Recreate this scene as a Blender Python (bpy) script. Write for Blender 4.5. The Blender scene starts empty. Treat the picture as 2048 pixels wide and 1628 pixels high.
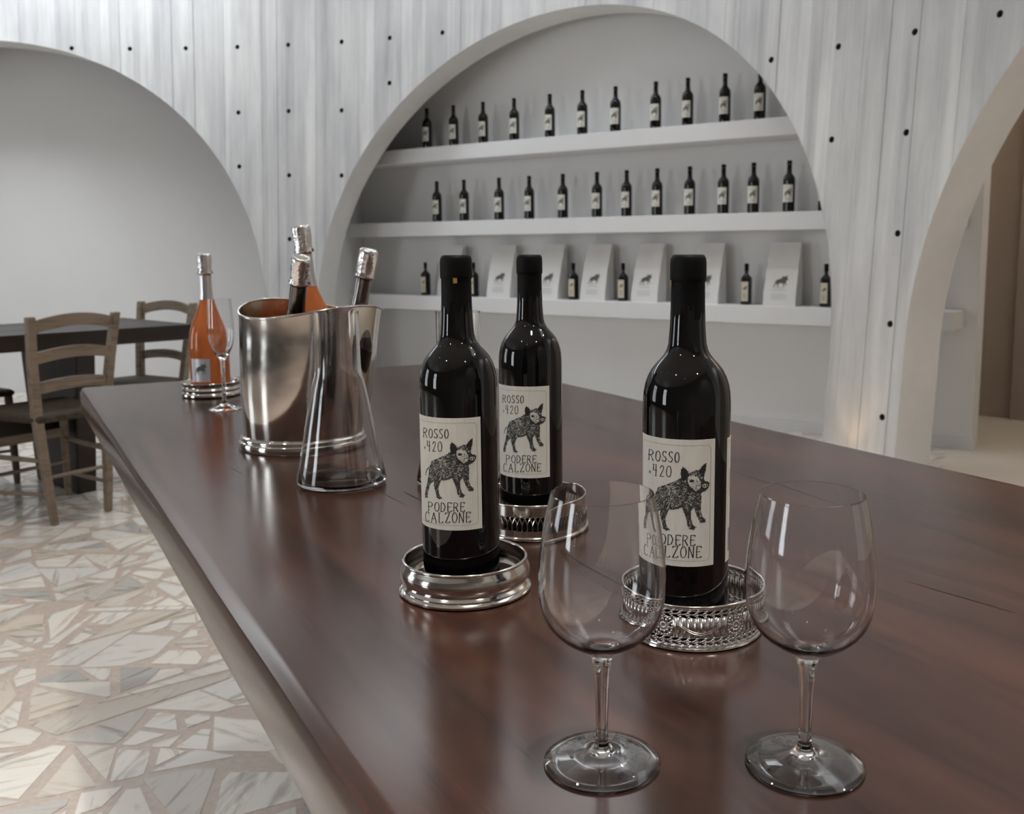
import bpy, math, random
import numpy as np
from mathutils import Vector, Matrix

# ------------------------------------------------------------------ camera
scene = bpy.context.scene
COL = scene.collection
TT = 0.793                      # table-top height above the floor
CAM_Z = 1.1003
PITCH, ROLL = 0.1290, 0.0030
cam_data = bpy.data.cameras.new('camera')
cam = bpy.data.objects.new('camera', cam_data)
COL.objects.link(cam)
cam_data.sensor_fit = 'HORIZONTAL'
cam_data.sensor_width = 36.0
cam_data.lens = 1882.5 / 2048 * 36
cam_data.shift_x = (1024 - 1158.7) / 2048
cam_data.shift_y = (750.9 - 814) / 2048
cam_data.clip_start = 0.02
cam_data.dof.use_dof = True
cam_data.dof.focus_distance = 0.80
cam_data.dof.aperture_fstop = 14.0
_f = Vector((0, math.cos(PITCH), -math.sin(PITCH)))
_d = Vector((0, -math.sin(PITCH), -math.cos(PITCH)))
_x = Vector((1, 0, 0))
_r = math.cos(ROLL) * _x + math.sin(ROLL) * _d
_dn = -math.sin(ROLL) * _x + math.cos(ROLL) * _d
m = Matrix.Identity(4)
for i in range(3):
    m[i][0], m[i][1], m[i][2] = _r[i], -_dn[i], -_f[i]
m[2][3] = CAM_Z
cam.matrix_world = m
scene.camera = cam

# ------------------------------------------------------------------ world, lights, exposure
world = bpy.data.worlds.new('overcast_sky')
scene.world = world
world.use_nodes = True
_bg = world.node_tree.nodes['Background']
_bg.inputs['Color'].default_value = (0.80, 0.90, 1.0, 1)
_bg.inputs['Strength'].default_value = 1.0
scene.view_settings.view_transform = 'Standard'
scene.view_settings.look = 'None'
scene.view_settings.exposure = 0.30
scene.view_settings.gamma = 1.0
scene.view_settings.use_curve_mapping = False
scene.cycles.use_denoising = True
scene.cycles.use_adaptive_sampling = True
scene.cycles.adaptive_threshold = 0.12
scene.cycles.max_bounces = 8
scene.cycles.transmission_bounces = 8
scene.cycles.transparent_max_bounces = 12
scene.cycles.glossy_bounces = 4
scene.cycles.diffuse_bounces = 3
scene.cycles.sample_clamp_indirect = 6.0

# the round room: centre C, N points from the centre to the shelf niche, D to the right along it
W_ANG = 0.5858
CX, CY = -3.23, 1.36
DX, DY = math.cos(W_ANG), -math.sin(W_ANG)
NX, NY = math.sin(W_ANG), math.cos(W_ANG)
CEIL = 3.75

def polar(phi_deg, r, z=0.0):
    a = math.radians(phi_deg)
    s, c = math.sin(a), math.cos(a)
    return Vector((CX + r * (s * DX + c * NX), CY + r * (s * DY + c * NY), z))

def area_light(name, loc, target, sx, sy, watts, color):
    l = bpy.data.lights.new(name, 'AREA')
    l.shape = 'RECTANGLE'
    l.size, l.size_y = sx, sy
    l.energy = watts
    l.color = color
    o = bpy.data.objects.new(name, l)
    COL.objects.link(o)
    o.location = loc
    o.rotation_euler = (Vector(target) - Vector(loc)).to_track_quat('-Z', 'Y').to_euler()
    return o

# daylight standing in the tall windows of the round room (behind and left of the camera)
DAY = (0.92, 0.965, 1.0)
WINDOWS = [(-166, 1.5, 70), (-112, 1.9, 40)]
WIN_Z0, WIN_Z1 = 0.35, 3.15
for _k, (_phi, _w, _e) in enumerate(WINDOWS):
    _zc = (WIN_Z0 + WIN_Z1) / 2
    area_light('window_daylight', polar(_phi, 5.86, _zc), polar(_phi, 0, _zc), _w, WIN_Z1 - WIN_Z0, _e, DAY)
# roof lights in the ceiling, one in front of each arch of the concrete wall
ROOFS = [(-43.9, 5.08, 3.1, 0.7, 62), (-0.45, 5.08, 3.1, 0.7, 27), (43.35, 5.08, 3.1, 0.7, 8)]
for _phi, _n, _sx, _sy, _e in ROOFS:
    _o = area_light('roof_light_daylight', polar(_phi, _n, CEIL + 0.20), polar(_phi, _n, 0), _sx, _sy, _e, DAY)
    _o.rotation_euler = (0, 0, -W_ANG - math.radians(_phi))

# ------------------------------------------------------------------ helpers
random.seed(7)
rng = random.Random(11)

def tag(o, label=None, cat=None, group=None, kind=None):
    if label: o['label'] = label
    if cat: o['category'] = cat
    if group: o['group'] = group
    if kind: o['kind'] = kind
    return o

def empty(name, loc=(0, 0, 0), rz=0.0):
    o = bpy.data.objects.new(name, None)
    o.empty_display_size = 0.05
    o.location = loc
    o.rotation_euler = (0, 0, rz)
    COL.objects.link(o)
    return o

class MB:
    """collects verts / faces, with material index, and builds one mesh object"""
    def __init__(self):
        self.v, self.f, self.mi, self.uv, self.rnd = [], [], [], {}, {}
    def face(self, pts, mi=0, uv=None, rnd=None):
        n = len(self.v)
        self.v += [tuple(p) for p in pts]
        self.f.append(tuple(range(n, n + len(pts))))
        self.mi.append(mi)
        if uv is not None: self.uv[len(self.f) - 1] = uv
        if rnd is not None: self.rnd[len(self.f) - 1] = rnd
    def mesh(self, verts, faces, mi=0):
        n = len(self.v)
        self.v += [tuple(p) for p in verts]
        for f in faces:
            self.f.append(tuple(i + n for i in f))
            self.mi.append(mi)
    def box(self, x0, x1, y0, y1, z0, z1, mi=0):
        V = [(x, y, z) for z in (z0, z1) for y in (y0, y1) for x in (x0, x1)]
        F = [(0, 2, 3, 1), (4, 5, 7, 6), (0, 1, 5, 4), (2, 6, 7, 3), (0, 4, 6, 2), (1, 3, 7, 5)]
        self.mesh(V, F, mi)
    def hexa(self, bottom, top, mi=0):
        """bottom / top: four points each, same order (counter-clockwise seen from above)"""
        V = list(bottom) + list(top)
        F = [(3, 2, 1, 0), (4, 5, 6, 7), (0, 1, 5, 4), (1, 2, 6, 5), (2, 3, 7, 6), (3, 0, 4, 7)]
        self.mesh(V, F, mi)
    def lathe(self, prof, n=64, mi=0, close=False, jitter=0.0, fn=None):
        V, F = [], []
        rows = []
        for (r, z) in prof:
            if r < 1e-6:
                rows.append([len(V)]); V.append((0, 0, z))
            else:
                row = []
                for k in range(n):
                    a = 2 * math.pi * k / n
                    rr = r + (rng.uniform(-jitter, jitter) if jitter else 0)
                    p = (rr * math.cos(a), rr * math.sin(a), z)
                    if fn: p = fn(p, a)
                    row.append(len(V)); V.append(p)
                rows.append(row)
        pairs = list(zip(rows[:-1], rows[1:]))
        if close: pairs.append((rows[-1], rows[0]))
        for a, b in pairs:
            for k in range(n):
                k2 = (k + 1) % n
                if len(a) == 1 and len(b) == 1: continue
                if len(a) == 1: F.append((a[0], b[k2], b[k]))
                elif len(b) == 1: F.append((a[k], a[k2], b[0]))
                else: F.append((a[k], a[k2], b[k2], b[k]))
        self.mesh(V, F, mi)
    def tube(self, path, r, n=8, mi=0, closed=False):
        path = [Vector(p) for p in path]
        rr = r if isinstance(r, (list, tuple)) else [r] * len(path)
        V, F = [], []
        L = len(path)
        for i, p in enumerate(path):
            if closed: t = path[(i + 1) % L] - path[i - 1]
            else: t = path[min(i + 1, L - 1)] - path[max(i - 1, 0)]
            t.normalize()
            up = Vector((0, 0, 1)) if abs(t.z) < 0.95 else Vector((0, 1, 0))
            a = t.cross(up).normalized(); b = t.cross(a).normalized()
            for k in range(n):
                w = 2 * math.pi * k / n
                V.append(p + rr[i] * (math.cos(w) * a + math.sin(w) * b))
        for i in range(L if closed else L - 1):
            j = (i + 1) % L
            for k in range(n):
                k2 = (k + 1) % n
                F.append((i * n + k, i * n + k2, j * n + k2, j * n + k))
        if not closed:
            F.append(tuple(range(n))[::-1]); F.append(tuple((L - 1) * n + k for k in range(n)))
        self.mesh(V, F, mi)
    def bar(self, p, q, w0, w1, up=(0, 0, 1), mi=0):
        """square tapered bar from p to q, section (a x b) w0 -> w1"""
        p, q, up = Vector(p), Vector(q), Vector(up)
        t = (q - p).normalized()
        a = t.cross(up)
        if a.length < 1e-4: a = t.cross(Vector((0, 1, 0)))
        a.normalize(); b = a.cross(t).normalized()
        V = []
        for c, (wa, wb) in ((p, w0), (q, w1)):
            for sa, sb in ((-1, -1), (1, -1), (1, 1), (-1, 1)):
                V.append(c + a * wa * sa / 2 + b * wb * sb / 2)
        F = [(0, 1, 2, 3), (7, 6, 5, 4), (0, 4, 5, 1), (1, 5, 6, 2), (2, 6, 7, 3), (3, 7, 4, 0)]
        self.mesh(V, F, mi)
    def me(self, name, mats, smooth=None):
        me = bpy.data.meshes.new(name)
        me.from_pydata(self.v, [], self.f)
        for mt in (mats if isinstance(mats, (list, tuple)) else [mats]): me.materials.append(mt)
        if any(self.mi): me.polygons.foreach_set('material_index', self.mi)
        if self.uv:
            ul = me.uv_layers.new(name='UVMap')
            for fi, uvs in self.uv.items():
                for li, u in zip(me.polygons[fi].loop_indices, uvs): ul.data[li].uv = u
        if self.rnd:
            at = me.attributes.new('rnd', 'FLOAT', 'FACE')
            for fi, v in self.rnd.items(): at.data[fi].value = v
        if smooth is not None:
            me.polygons.foreach_set('use_smooth', [True] * len(me.polygons))
            me.set_sharp_from_angle(angle=math.radians(smooth))
        me.update()
        return me
    def build(self, name, mats, parent=None, smooth=None, bevel=None, loc=None, rot=None):
        o = bpy.data.objects.new(name, self.me(name, mats, smooth))
        COL.objects.link(o)
        if parent is not None: o.parent = parent
        if loc is not None: o.location = loc
        if rot is not None: o.rotation_euler = rot
        if bevel:
            bm = o.modifiers.new('bevel', 'BEVEL'); bm.width = bevel; bm.segments = 2; bm.limit_method = 'ANGLE'
            bm.angle_limit = math.radians(40)
        return o

def copy_tree(o, parent=None):
    c = o.copy(); COL.objects.link(c); c.parent = parent
    for ch in o.children: copy_tree(ch, c)
    return c

ORD = ['first', 'second', 'third', 'fourth', 'fifth', 'sixth', 'seventh', 'eighth', 'ninth', 'tenth', 'eleventh', 'twelfth', 'thirteenth']

# ------------------------------------------------------------------ materials
def new_mat(name):
    mt = bpy.data.materials.new(name); mt.use_nodes = True
    nt = mt.node_tree
    return mt, nt, nt.nodes['Principled BSDF']

def simple(name, col, rough=0.5, metal=0.0, **kw):
    mt, nt, p = new_mat(name)
    p.inputs['Base Color'].default_value = (*col, 1)
    p.inputs['Roughness'].default_value = rough
    p.inputs['Metallic'].default_value = metal
    for k, v in kw.items(): p.inputs[k.replace('_', ' ')].default_value = v
    return mt

def N(nt, typ, **kw):
    n = nt.nodes.new(typ)
    for k, v in kw.items(): setattr(n, k, v)
    return n

def ramp(nt, stops):
    n = nt.nodes.new('ShaderNodeValToRGB')
    el = n.color_ramp.elements
    while len(el) < len(stops): el.new(0.5)
    for e, (p, c) in zip(el, stops):
        e.position = p; e.color = (*c, 1) if len(c) == 3 else c
    return n

def add_bump(nt, p, height_socket, strength=0.3, dist=0.01):
    b = N(nt, 'ShaderNodeBump'); b.inputs['Strength'].default_value = strength; b.inputs['Distance'].default_value = dist
    nt.links.new(height_socket, b.inputs['Height']); nt.links.new(b.outputs['Normal'], p.inputs['Normal'])
    return b

def noise(nt, vec, scale, detail=4, rough=0.55, dist=0.0):
    n = N(nt, 'ShaderNodeTexNoise'); n.inputs['Scale'].default_value = scale; n.inputs['Detail'].default_value = detail
    n.inputs['Roughness'].default_value = rough; n.inputs['Distortion'].default_value = dist
    if vec is not None: nt.links.new(vec, n.inputs['Vector'])
    return n

def mapping(nt, vec, scale=(1, 1, 1), rot=(0, 0, 0)):
    mp = N(nt, 'ShaderNodeMapping'); mp.inputs['Scale'].default_value = scale; mp.inputs['Rotation'].default_value = rot
    nt.links.new(vec, mp.inputs['Vector']); return mp.outputs['Vector']

def mix(nt, fac, a, b, mode='MIX'):
    mx = N(nt, 'ShaderNodeMix', data_type='RGBA', blend_type=mode)
    for s, v in ((mx.inputs[0], fac), (mx.inputs[6], a), (mx.inputs[7], b)):
        if isinstance(v, (int, float)): s.default_value = v
        elif isinstance(v, tuple): s.default_value = (*v, 1)
        else: nt.links.new(v, s)
    return mx.outputs[2]

def make_concrete():
    mt, nt, p = new_mat('board_marked_concrete')
    uv = N(nt, 'ShaderNodeTexCoord').outputs['UV']
    at = N(nt, 'ShaderNodeAttribute', attribute_name='rnd')
    streak = noise(nt, mapping(nt, uv, (16, 0.7, 1)), 1.0, 4, 0.55)
    cloud = noise(nt, mapping(nt, uv, (5.0, 0.9, 1)), 1.0, 6, 0.65)
    fine = noise(nt, mapping(nt, uv, (60, 12, 1)), 1.0, 3, 0.6)
    r1 = ramp(nt, [(0.28, (0.52, 0.52, 0.52)), (0.46, (0.66, 0.66, 0.66)), (0.72, (0.74, 0.74, 0.735))])
    nt.links.new(streak.outputs['Fac'], r1.inputs['Fac'])
    r2 = ramp(nt, [(0.32, (0.76, 0.76, 0.78)), (0.62, (1.0, 1.0, 0.99))])
    nt.links.new(cloud.outputs['Fac'], r2.inputs['Fac'])
    r3 = ramp(nt, [(0.0, (0.80, 0.80, 0.81)), (1.0, (1, 1, 1))])
    nt.links.new(at.outputs['Fac'], r3.inputs['Fac'])
    c = mix(nt, 1.0, r1.outputs['Color'], r2.outputs['Color'], 'MULTIPLY')
    c = mix(nt, 1.0, c, r3.outputs['Color'], 'MULTIPLY')
    nt.links.new(c, p.inputs['Base Color'])
    p.inputs['Roughness'].default_value = 0.75
    ad = N(nt, 'ShaderNodeMath', operation='ADD'); nt.links.new(streak.outputs['Fac'], ad.inputs[0]); nt.links.new(fine.outputs['Fac'], ad.inputs[1])
    add_bump(nt, p, ad.outputs[0], 0.25, 0.005)
    return mt

def make_plain_concrete():
    mt, nt, p = new_mat('smooth_concrete')
    tc = N(nt, 'ShaderNodeTexCoord').outputs['Object']
    n1 = noise(nt, tc, 2.0, 5, 0.6)
    r1 = ramp(nt, [(0.3, (0.72, 0.72, 0.71)), (0.7, (0.84, 0.84, 0.83))])
    nt.links.new(n1.outputs['Fac'], r1.inputs['Fac']); nt.links.new(r1.outputs['Color'], p.inputs['Base Color'])
    p.inputs['Roughness'].default_value = 0.8
    n2 = noise(nt, tc, 40, 3); add_bump(nt, p, n2.outputs['Fac'], 0.2, 0.004)
    return mt

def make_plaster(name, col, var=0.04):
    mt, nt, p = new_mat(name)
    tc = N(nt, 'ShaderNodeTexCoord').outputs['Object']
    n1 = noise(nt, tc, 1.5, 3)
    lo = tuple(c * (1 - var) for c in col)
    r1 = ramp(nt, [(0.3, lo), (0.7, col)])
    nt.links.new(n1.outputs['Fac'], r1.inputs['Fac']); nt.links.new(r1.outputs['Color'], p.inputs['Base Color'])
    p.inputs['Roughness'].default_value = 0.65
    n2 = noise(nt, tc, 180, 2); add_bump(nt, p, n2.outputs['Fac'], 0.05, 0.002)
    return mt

def make_wood(name, dark, mid, light, rough=0.3, scale=1.0, crack=True):
    mt, nt, p = new_mat(name)
    tc = N(nt, 'ShaderNodeTexCoord').outputs['Object']
    grain = noise(nt, mapping(nt, tc, (1.6 * scale, 26 * scale, 26 * scale)), 1.0, 6, 0.62, 0.6)
    broad = noise(nt, mapping(nt, tc, (1.1 * scale, 6.0 * scale, 6.0 * scale)), 1.0, 6, 0.62, 0.6)
    r1 = ramp(nt, [(0.30, dark), (0.50, mid), (0.72, light)])
    nt.links.new(broad.outputs['Fac'], r1.inputs['Fac'])
    r2 = ramp(nt, [(0.32, (0.58, 0.56, 0.56)), (0.52, (1, 1, 1))])
    nt.links.new(grain.outputs['Fac'], r2.inputs['Fac'])
    c = mix(nt, 1.0, r1.outputs['Color'], r2.outputs['Color'], 'MULTIPLY')
    if crack:
        ck = noise(nt, mapping(nt, tc, (0.45, 20, 20)), 1.0, 1, 0.4, 0.25)
        rc = ramp(nt, [(0.494, (1, 1, 1)), (0.50, (0.30, 0.28, 0.30)), (0.506, (1, 1, 1))])
        nt.links.new(ck.outputs['Fac'], rc.inputs['Fac'])
        msk = noise(nt, mapping(nt, tc, (1.3, 3, 3)), 1.0, 2)
        rm = ramp(nt, [(0.52, (0, 0, 0)), (0.60, (1, 1, 1))]); nt.links.new(msk.outputs['Fac'], rm.inputs['Fac'])
        c = mix(nt, rm.outputs['Color'], c, mix(nt, 1.0, c, rc.outputs['Color'], 'MULTIPLY'))
    nt.links.new(c, p.inputs['Base Color'])
    rr = ramp(nt, [(0.3, (rough * 0.9,) * 3), (0.7, (rough * 1.15,) * 3)])
    nt.links.new(broad.outputs['Fac'], rr.inputs['Fac']); nt.links.new(rr.outputs['Color'], p.inputs['Roughness'])
    add_bump(nt, p, grain.outputs['Fac'], 0.10, 0.002)
    return mt

def make_marble():
    mt, nt, p = new_mat('marble_palladiana')
    uv = N(nt, 'ShaderNodeTexCoord').outputs['UV']
    at = N(nt, 'ShaderNodeAttribute', attribute_name='rnd')
    base = ramp(nt, [(0.0, (0.90, 0.85, 0.77)), (0.30, (0.86, 0.82, 0.75)), (0.52, (0.80, 0.78, 0.74)), (0.66, (0.74, 0.67, 0.58)),
                     (0.80, (0.46, 0.47, 0.47)), (0.87, (0.78, 0.69, 0.58)), (0.93, (0.86, 0.83, 0.78))])
    nt.links.new(at.outputs['Fac'], base.inputs['Fac'])
    vein = noise(nt, mapping(nt, uv, (3.5, 22, 1)), 1.0, 5, 0.65, 0.9)
    rv = ramp(nt, [(0.26, (0.36, 0.36, 0.36)), (0.38, (0.70, 0.68, 0.66)), (0.46, (1, 1, 1)), (0.60, (1, 1, 1)), (0.68, (0.84, 0.75, 0.64)), (0.78, (0.60, 0.52, 0.45))])
    nt.links.new(vein.outputs['Fac'], rv.inputs['Fac'])
    c = mix(nt, 1.0, base.outputs['Color'], rv.outputs['Color'], 'MULTIPLY')
    o = noise(nt, mapping(nt, uv, (2.0, 5, 1)), 1.0, 4, 0.6, 0.5)
    ro = ramp(nt, [(0.66, (0, 0, 0)), (0.78, (1, 1, 1))]); nt.links.new(o.outputs['Fac'], ro.inputs['Fac'])
    c = mix(nt, ro.outputs['Color'], c, (0.46, 0.32, 0.20))
    nt.links.new(c, p.inputs['Base Color'])
    p.inputs['Roughness'].default_value = 0.14
    return mt

def make_grout():
    mt, nt, p = new_mat('floor_mortar')
    tc = N(nt, 'ShaderNodeTexCoord').outputs['Object']
    n1 = noise(nt, tc, 60, 4, 0.7)
    r1 = ramp(nt, [(0.35, (0.52, 0.42, 0.355)), (0.60, (0.60, 0.50, 0.43)), (0.75, (0.70, 0.63, 0.57))])
    nt.links.new(n1.outputs['Fac'], r1.inputs['Fac']); nt.links.new(r1.outputs['Color'], p.inputs['Base Color'])
    p.inputs['Roughness'].default_value = 0.32
    return mt

def make_silver(name='polished_silver', rough=0.10, col=(0.74, 0.71, 0.67)):
    mt, nt, p = new_mat(name)
    tc = N(nt, 'ShaderNodeTexCoord').outputs['Object']
    p.inputs['Metallic'].default_value = 1.0
    n0 = noise(nt, tc, 30, 4)
    r0 = ramp(nt, [(0.35, tuple(c * 0.88 for c in col)), (0.65, col)]); nt.links.new(n0.outputs['Fac'], r0.inputs['Fac'])
    nt.links.new(r0.outputs['Color'], p.inputs['Base Color'])
    rr = ramp(nt, [(0.3, (rough * 0.7,) * 3), (0.7, (rough * 1.4,) * 3)]); nt.links.new(n0.outputs['Fac'], rr.inputs['Fac'])
    nt.links.new(rr.outputs['Color'], p.inputs['Roughness'])
    n1 = noise(nt, tc, 14, 2); add_bump(nt, p, n1.outputs['Fac'], 0.12, 0.004)
    return mt

def make_paper():
    mt, nt, p = new_mat('label_paper')
    tc = N(nt, 'ShaderNodeTexCoord').outputs['Object']
    n1 = noise(nt, mapping(nt, tc, (400, 400, 60)), 1.0, 2)
    r1 = ramp(nt, [(0.3, (0.76, 0.735, 0.66)), (0.7, (0.82, 0.795, 0.72))])
    nt.links.new(n1.outputs['Fac'], r1.inputs['Fac']); nt.links.new(r1.outputs['Color'], p.inputs['Base Color'])
    p.inputs['Roughness'].default_value = 0.7
    add_bump(nt, p, n1.outputs['Fac'], 0.15, 0.0004)
    return mt

def make_rush():
    mt, nt, p = new_mat('dark_rush')
    tc = N(nt, 'ShaderNodeTexCoord').outputs['Object']
    w = noise(nt, mapping(nt, tc, (30, 160, 30)), 1.0, 3)
    r1 = ramp(nt, [(0.3, (0.020, 0.014, 0.008)), (0.7, (0.085, 0.060, 0.032))])
    nt.links.new(w.outputs['Fac'], r1.inputs['Fac']); nt.links.new(r1.outputs['Color'], p.inputs['Base Color'])
    p.inputs['Roughness'].default_value = 0.7
    add_bump(nt, p, w.outputs['Fac'], 0.6, 0.004)
    return mt

def make_foil(name, col, rough, bump=0.8):
    mt, nt, p = new_mat(name)
    tc = N(nt, 'ShaderNodeTexCoord').outputs['Object']
    p.inputs['Base Color'].default_value = (*col, 1); p.inputs['Metallic'].default_value = 1.0; p.inputs['Roughness'].default_value = rough
    n1 = noise(nt, tc, 110, 2, 0.5); add_bump(nt, p, n1.outputs['Fac'], bump, 0.003)
    return mt

M = dict(
    concrete=make_concrete(), concrete_plain=make_plain_concrete(),
    white=make_plaster('white_plaster', (0.81, 0.81, 0.81)),
    shelf=make_plaster('shelf_paint', (0.75, 0.75, 0.76)),
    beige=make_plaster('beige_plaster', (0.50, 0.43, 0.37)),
    door=make_plaster('door_paint', (0.40, 0.34, 0.30)),
    ceiling=make_plaster('ceiling_paint', (0.66, 0.66, 0.66)),
    rear=make_plaster('grey_brown_plaster', (0.20, 0.185, 0.17)),
    hole=simple('hole_shadow_concrete', (0.10, 0.10, 0.10), 0.9),
    wood=make_wood('red_brown_wood', (0.020, 0.0115, 0.009), (0.046, 0.0205, 0.0145), (0.084, 0.0335, 0.0215), 0.20, 1.0, False),
    wood_dark=make_wood('dark_table_wood', (0.014, 0.008, 0.006), (0.020, 0.011, 0.008), (0.030, 0.015, 0.010), 0.42, 1.0, False),
    chair=make_wood('greige_chair_wood', (0.215, 0.162, 0.116), (0.270, 0.208, 0.152), (0.315, 0.246, 0.184), 0.5, 2.0, False),
    split=simple('dark_wood_split', (0.008, 0.005, 0.004), 0.6),
    rush=make_rush(), marble=make_marble(), grout=make_grout(),
    floor_far=make_plaster('light_stone_floor', (0.62, 0.58, 0.52)),
    silver=make_silver(), silver_soft=make_silver('worn_silver', 0.16, (0.78, 0.75, 0.72)),
    copper=make_silver('gilt_silver_inside', 0.22, (0.62, 0.49, 0.38)),
    paper=make_paper(), ink=simple('black_ink', (0.022, 0.021, 0.020), 0.7),
    ink_mid=simple('dense_hatch_ink', (0.055, 0.053, 0.050), 0.7),
    ink_soft=simple('grey_ink', (0.10, 0.098, 0.095), 0.7),
    bottle=simple('dark_bottle_glass', (0.0035, 0.003, 0.003), 0.03, 0.0, IOR=1.5),
    capsule=simple('matte_black_capsule', (0.006, 0.006, 0.006), 0.50, 0.0, Specular_IOR_Level=0.10),
    gold=simple('gold_stamp', (0.62, 0.36, 0.10), 0.35, 0.6),
    glass=simple('clear_glass', (1, 1, 1), 0.0, 0.0, Transmission_Weight=1.0, IOR=1.45),
    pane=simple('window_pane', (1, 1, 1), 0.0, 0.0, Transmission_Weight=1.0, IOR=1.1),
    rose=simple('rose_wine_glass', (0.66, 0.19, 0.055), 0.06, 0.0, Transmission_Weight=0.45, IOR=1.36),
    foil=make_foil('crumpled_silver_foil', (0.82, 0.81, 0.80), 0.22, 0.5),
    foil_smooth=make_foil('silver_capsule', (0.66, 0.66, 0.68), 0.30, 0.1),
    foil_dark=make_foil('dark_silver_capsule', (0.20, 0.185, 0.18), 0.22, 0.1),
    silver_label=simple('silver_label', (0.55, 0.56, 0.60), 0.35, 0.5),
    red=simple('red_seal', (0.35, 0.02, 0.03), 0.4),
    bag=make_plaster('white_paper_bag', (0.74, 0.73, 0.72), 0.03),
    oil_label=simple('cream_label', (0.60, 0.54, 0.42), 0.7),
    white_frame=simple('white_window_frame', (0.55, 0.55, 0.55), 0.5),
    lamp_metal=simple('lamp_metal', (0.30, 0.30, 0.30), 0.4, 0.8),
)
def emit(name, col, s):
    mt, nt, p = new_mat(name)
    p.inputs['Base Color'].default_value = (0, 0, 0, 1)
    p.inputs['Emission Color'].default_value = (*col, 1); p.inputs['Emission Strength'].default_value = s
    return mt
M['lamp'] = emit('lamp_glow', (1.0, 0.82, 0.60), 60)
M['uplight'] = emit('uplight_glow', (1.0, 0.72, 0.42), 12)

# ------------------------------------------------------------------ the concrete arcade wall
T_WALL = 0.26
LEAN = 0.07
ARCHES = [(-43.9, 1.985, 0.66), (-0.45, 1.985, 0.66), (43.35, 1.985, 0.66)]
PHI0, PHI1 = -70.0, 70.0
R_REF = 5.79
def wall_r(v): return R_REF + LEAN * (v - 2.4)
def arch_v(phi):
    for c, r, vc in ARCHES:
        s = math.radians(phi - c) * R_REF
        if abs(s) < r: return vc + math.sqrt(max(0.0, r * r - s * s))
        if abs(s) <= r + 1e-6: return vc
    return 0.0
def in_arch(phi):
    return any(abs(math.radians(phi - c) * R_REF) < r - 1e-5 for c, r, vc in ARCHES)

COLUMNS = {   # angle of each column of tie holes -> heights
    -38.3: (2.60, 3.08), -34.2: (2.60, 3.08), -30.1: (2.60, 3.08), -26.2: (1.74, 2.13, 2.60, 3.08), -22.3: (1.21, 1.67, 2.13, 2.60, 3.08), -18.15: (1.66, 2.12, 2.60, 3.08),
    -14.35: (2.29, 2.60, 3.08), -10.2: (2.60, 3.08), -6.2: (3.08,), -2.2: (3.08,), 2.0: (3.08,), 6.0: (3.08,), 10.1: (3.08,), 14.15: (2.13, 2.60, 3.08), 18.35: (1.67, 2.13, 2.60, 3.08),
    22.75: (0.31, 0.76, 1.19, 1.66, 2.12, 2.60, 3.08), 27.1: (2.11, 2.60, 3.08), 31.3: (2.60, 3.08), 35.4: (2.78, 3.2), 39.5: (2.85, 3.2)}
HOLES = [(ph, v) for ph, vs in COLUMNS.items() for v in vs]

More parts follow.
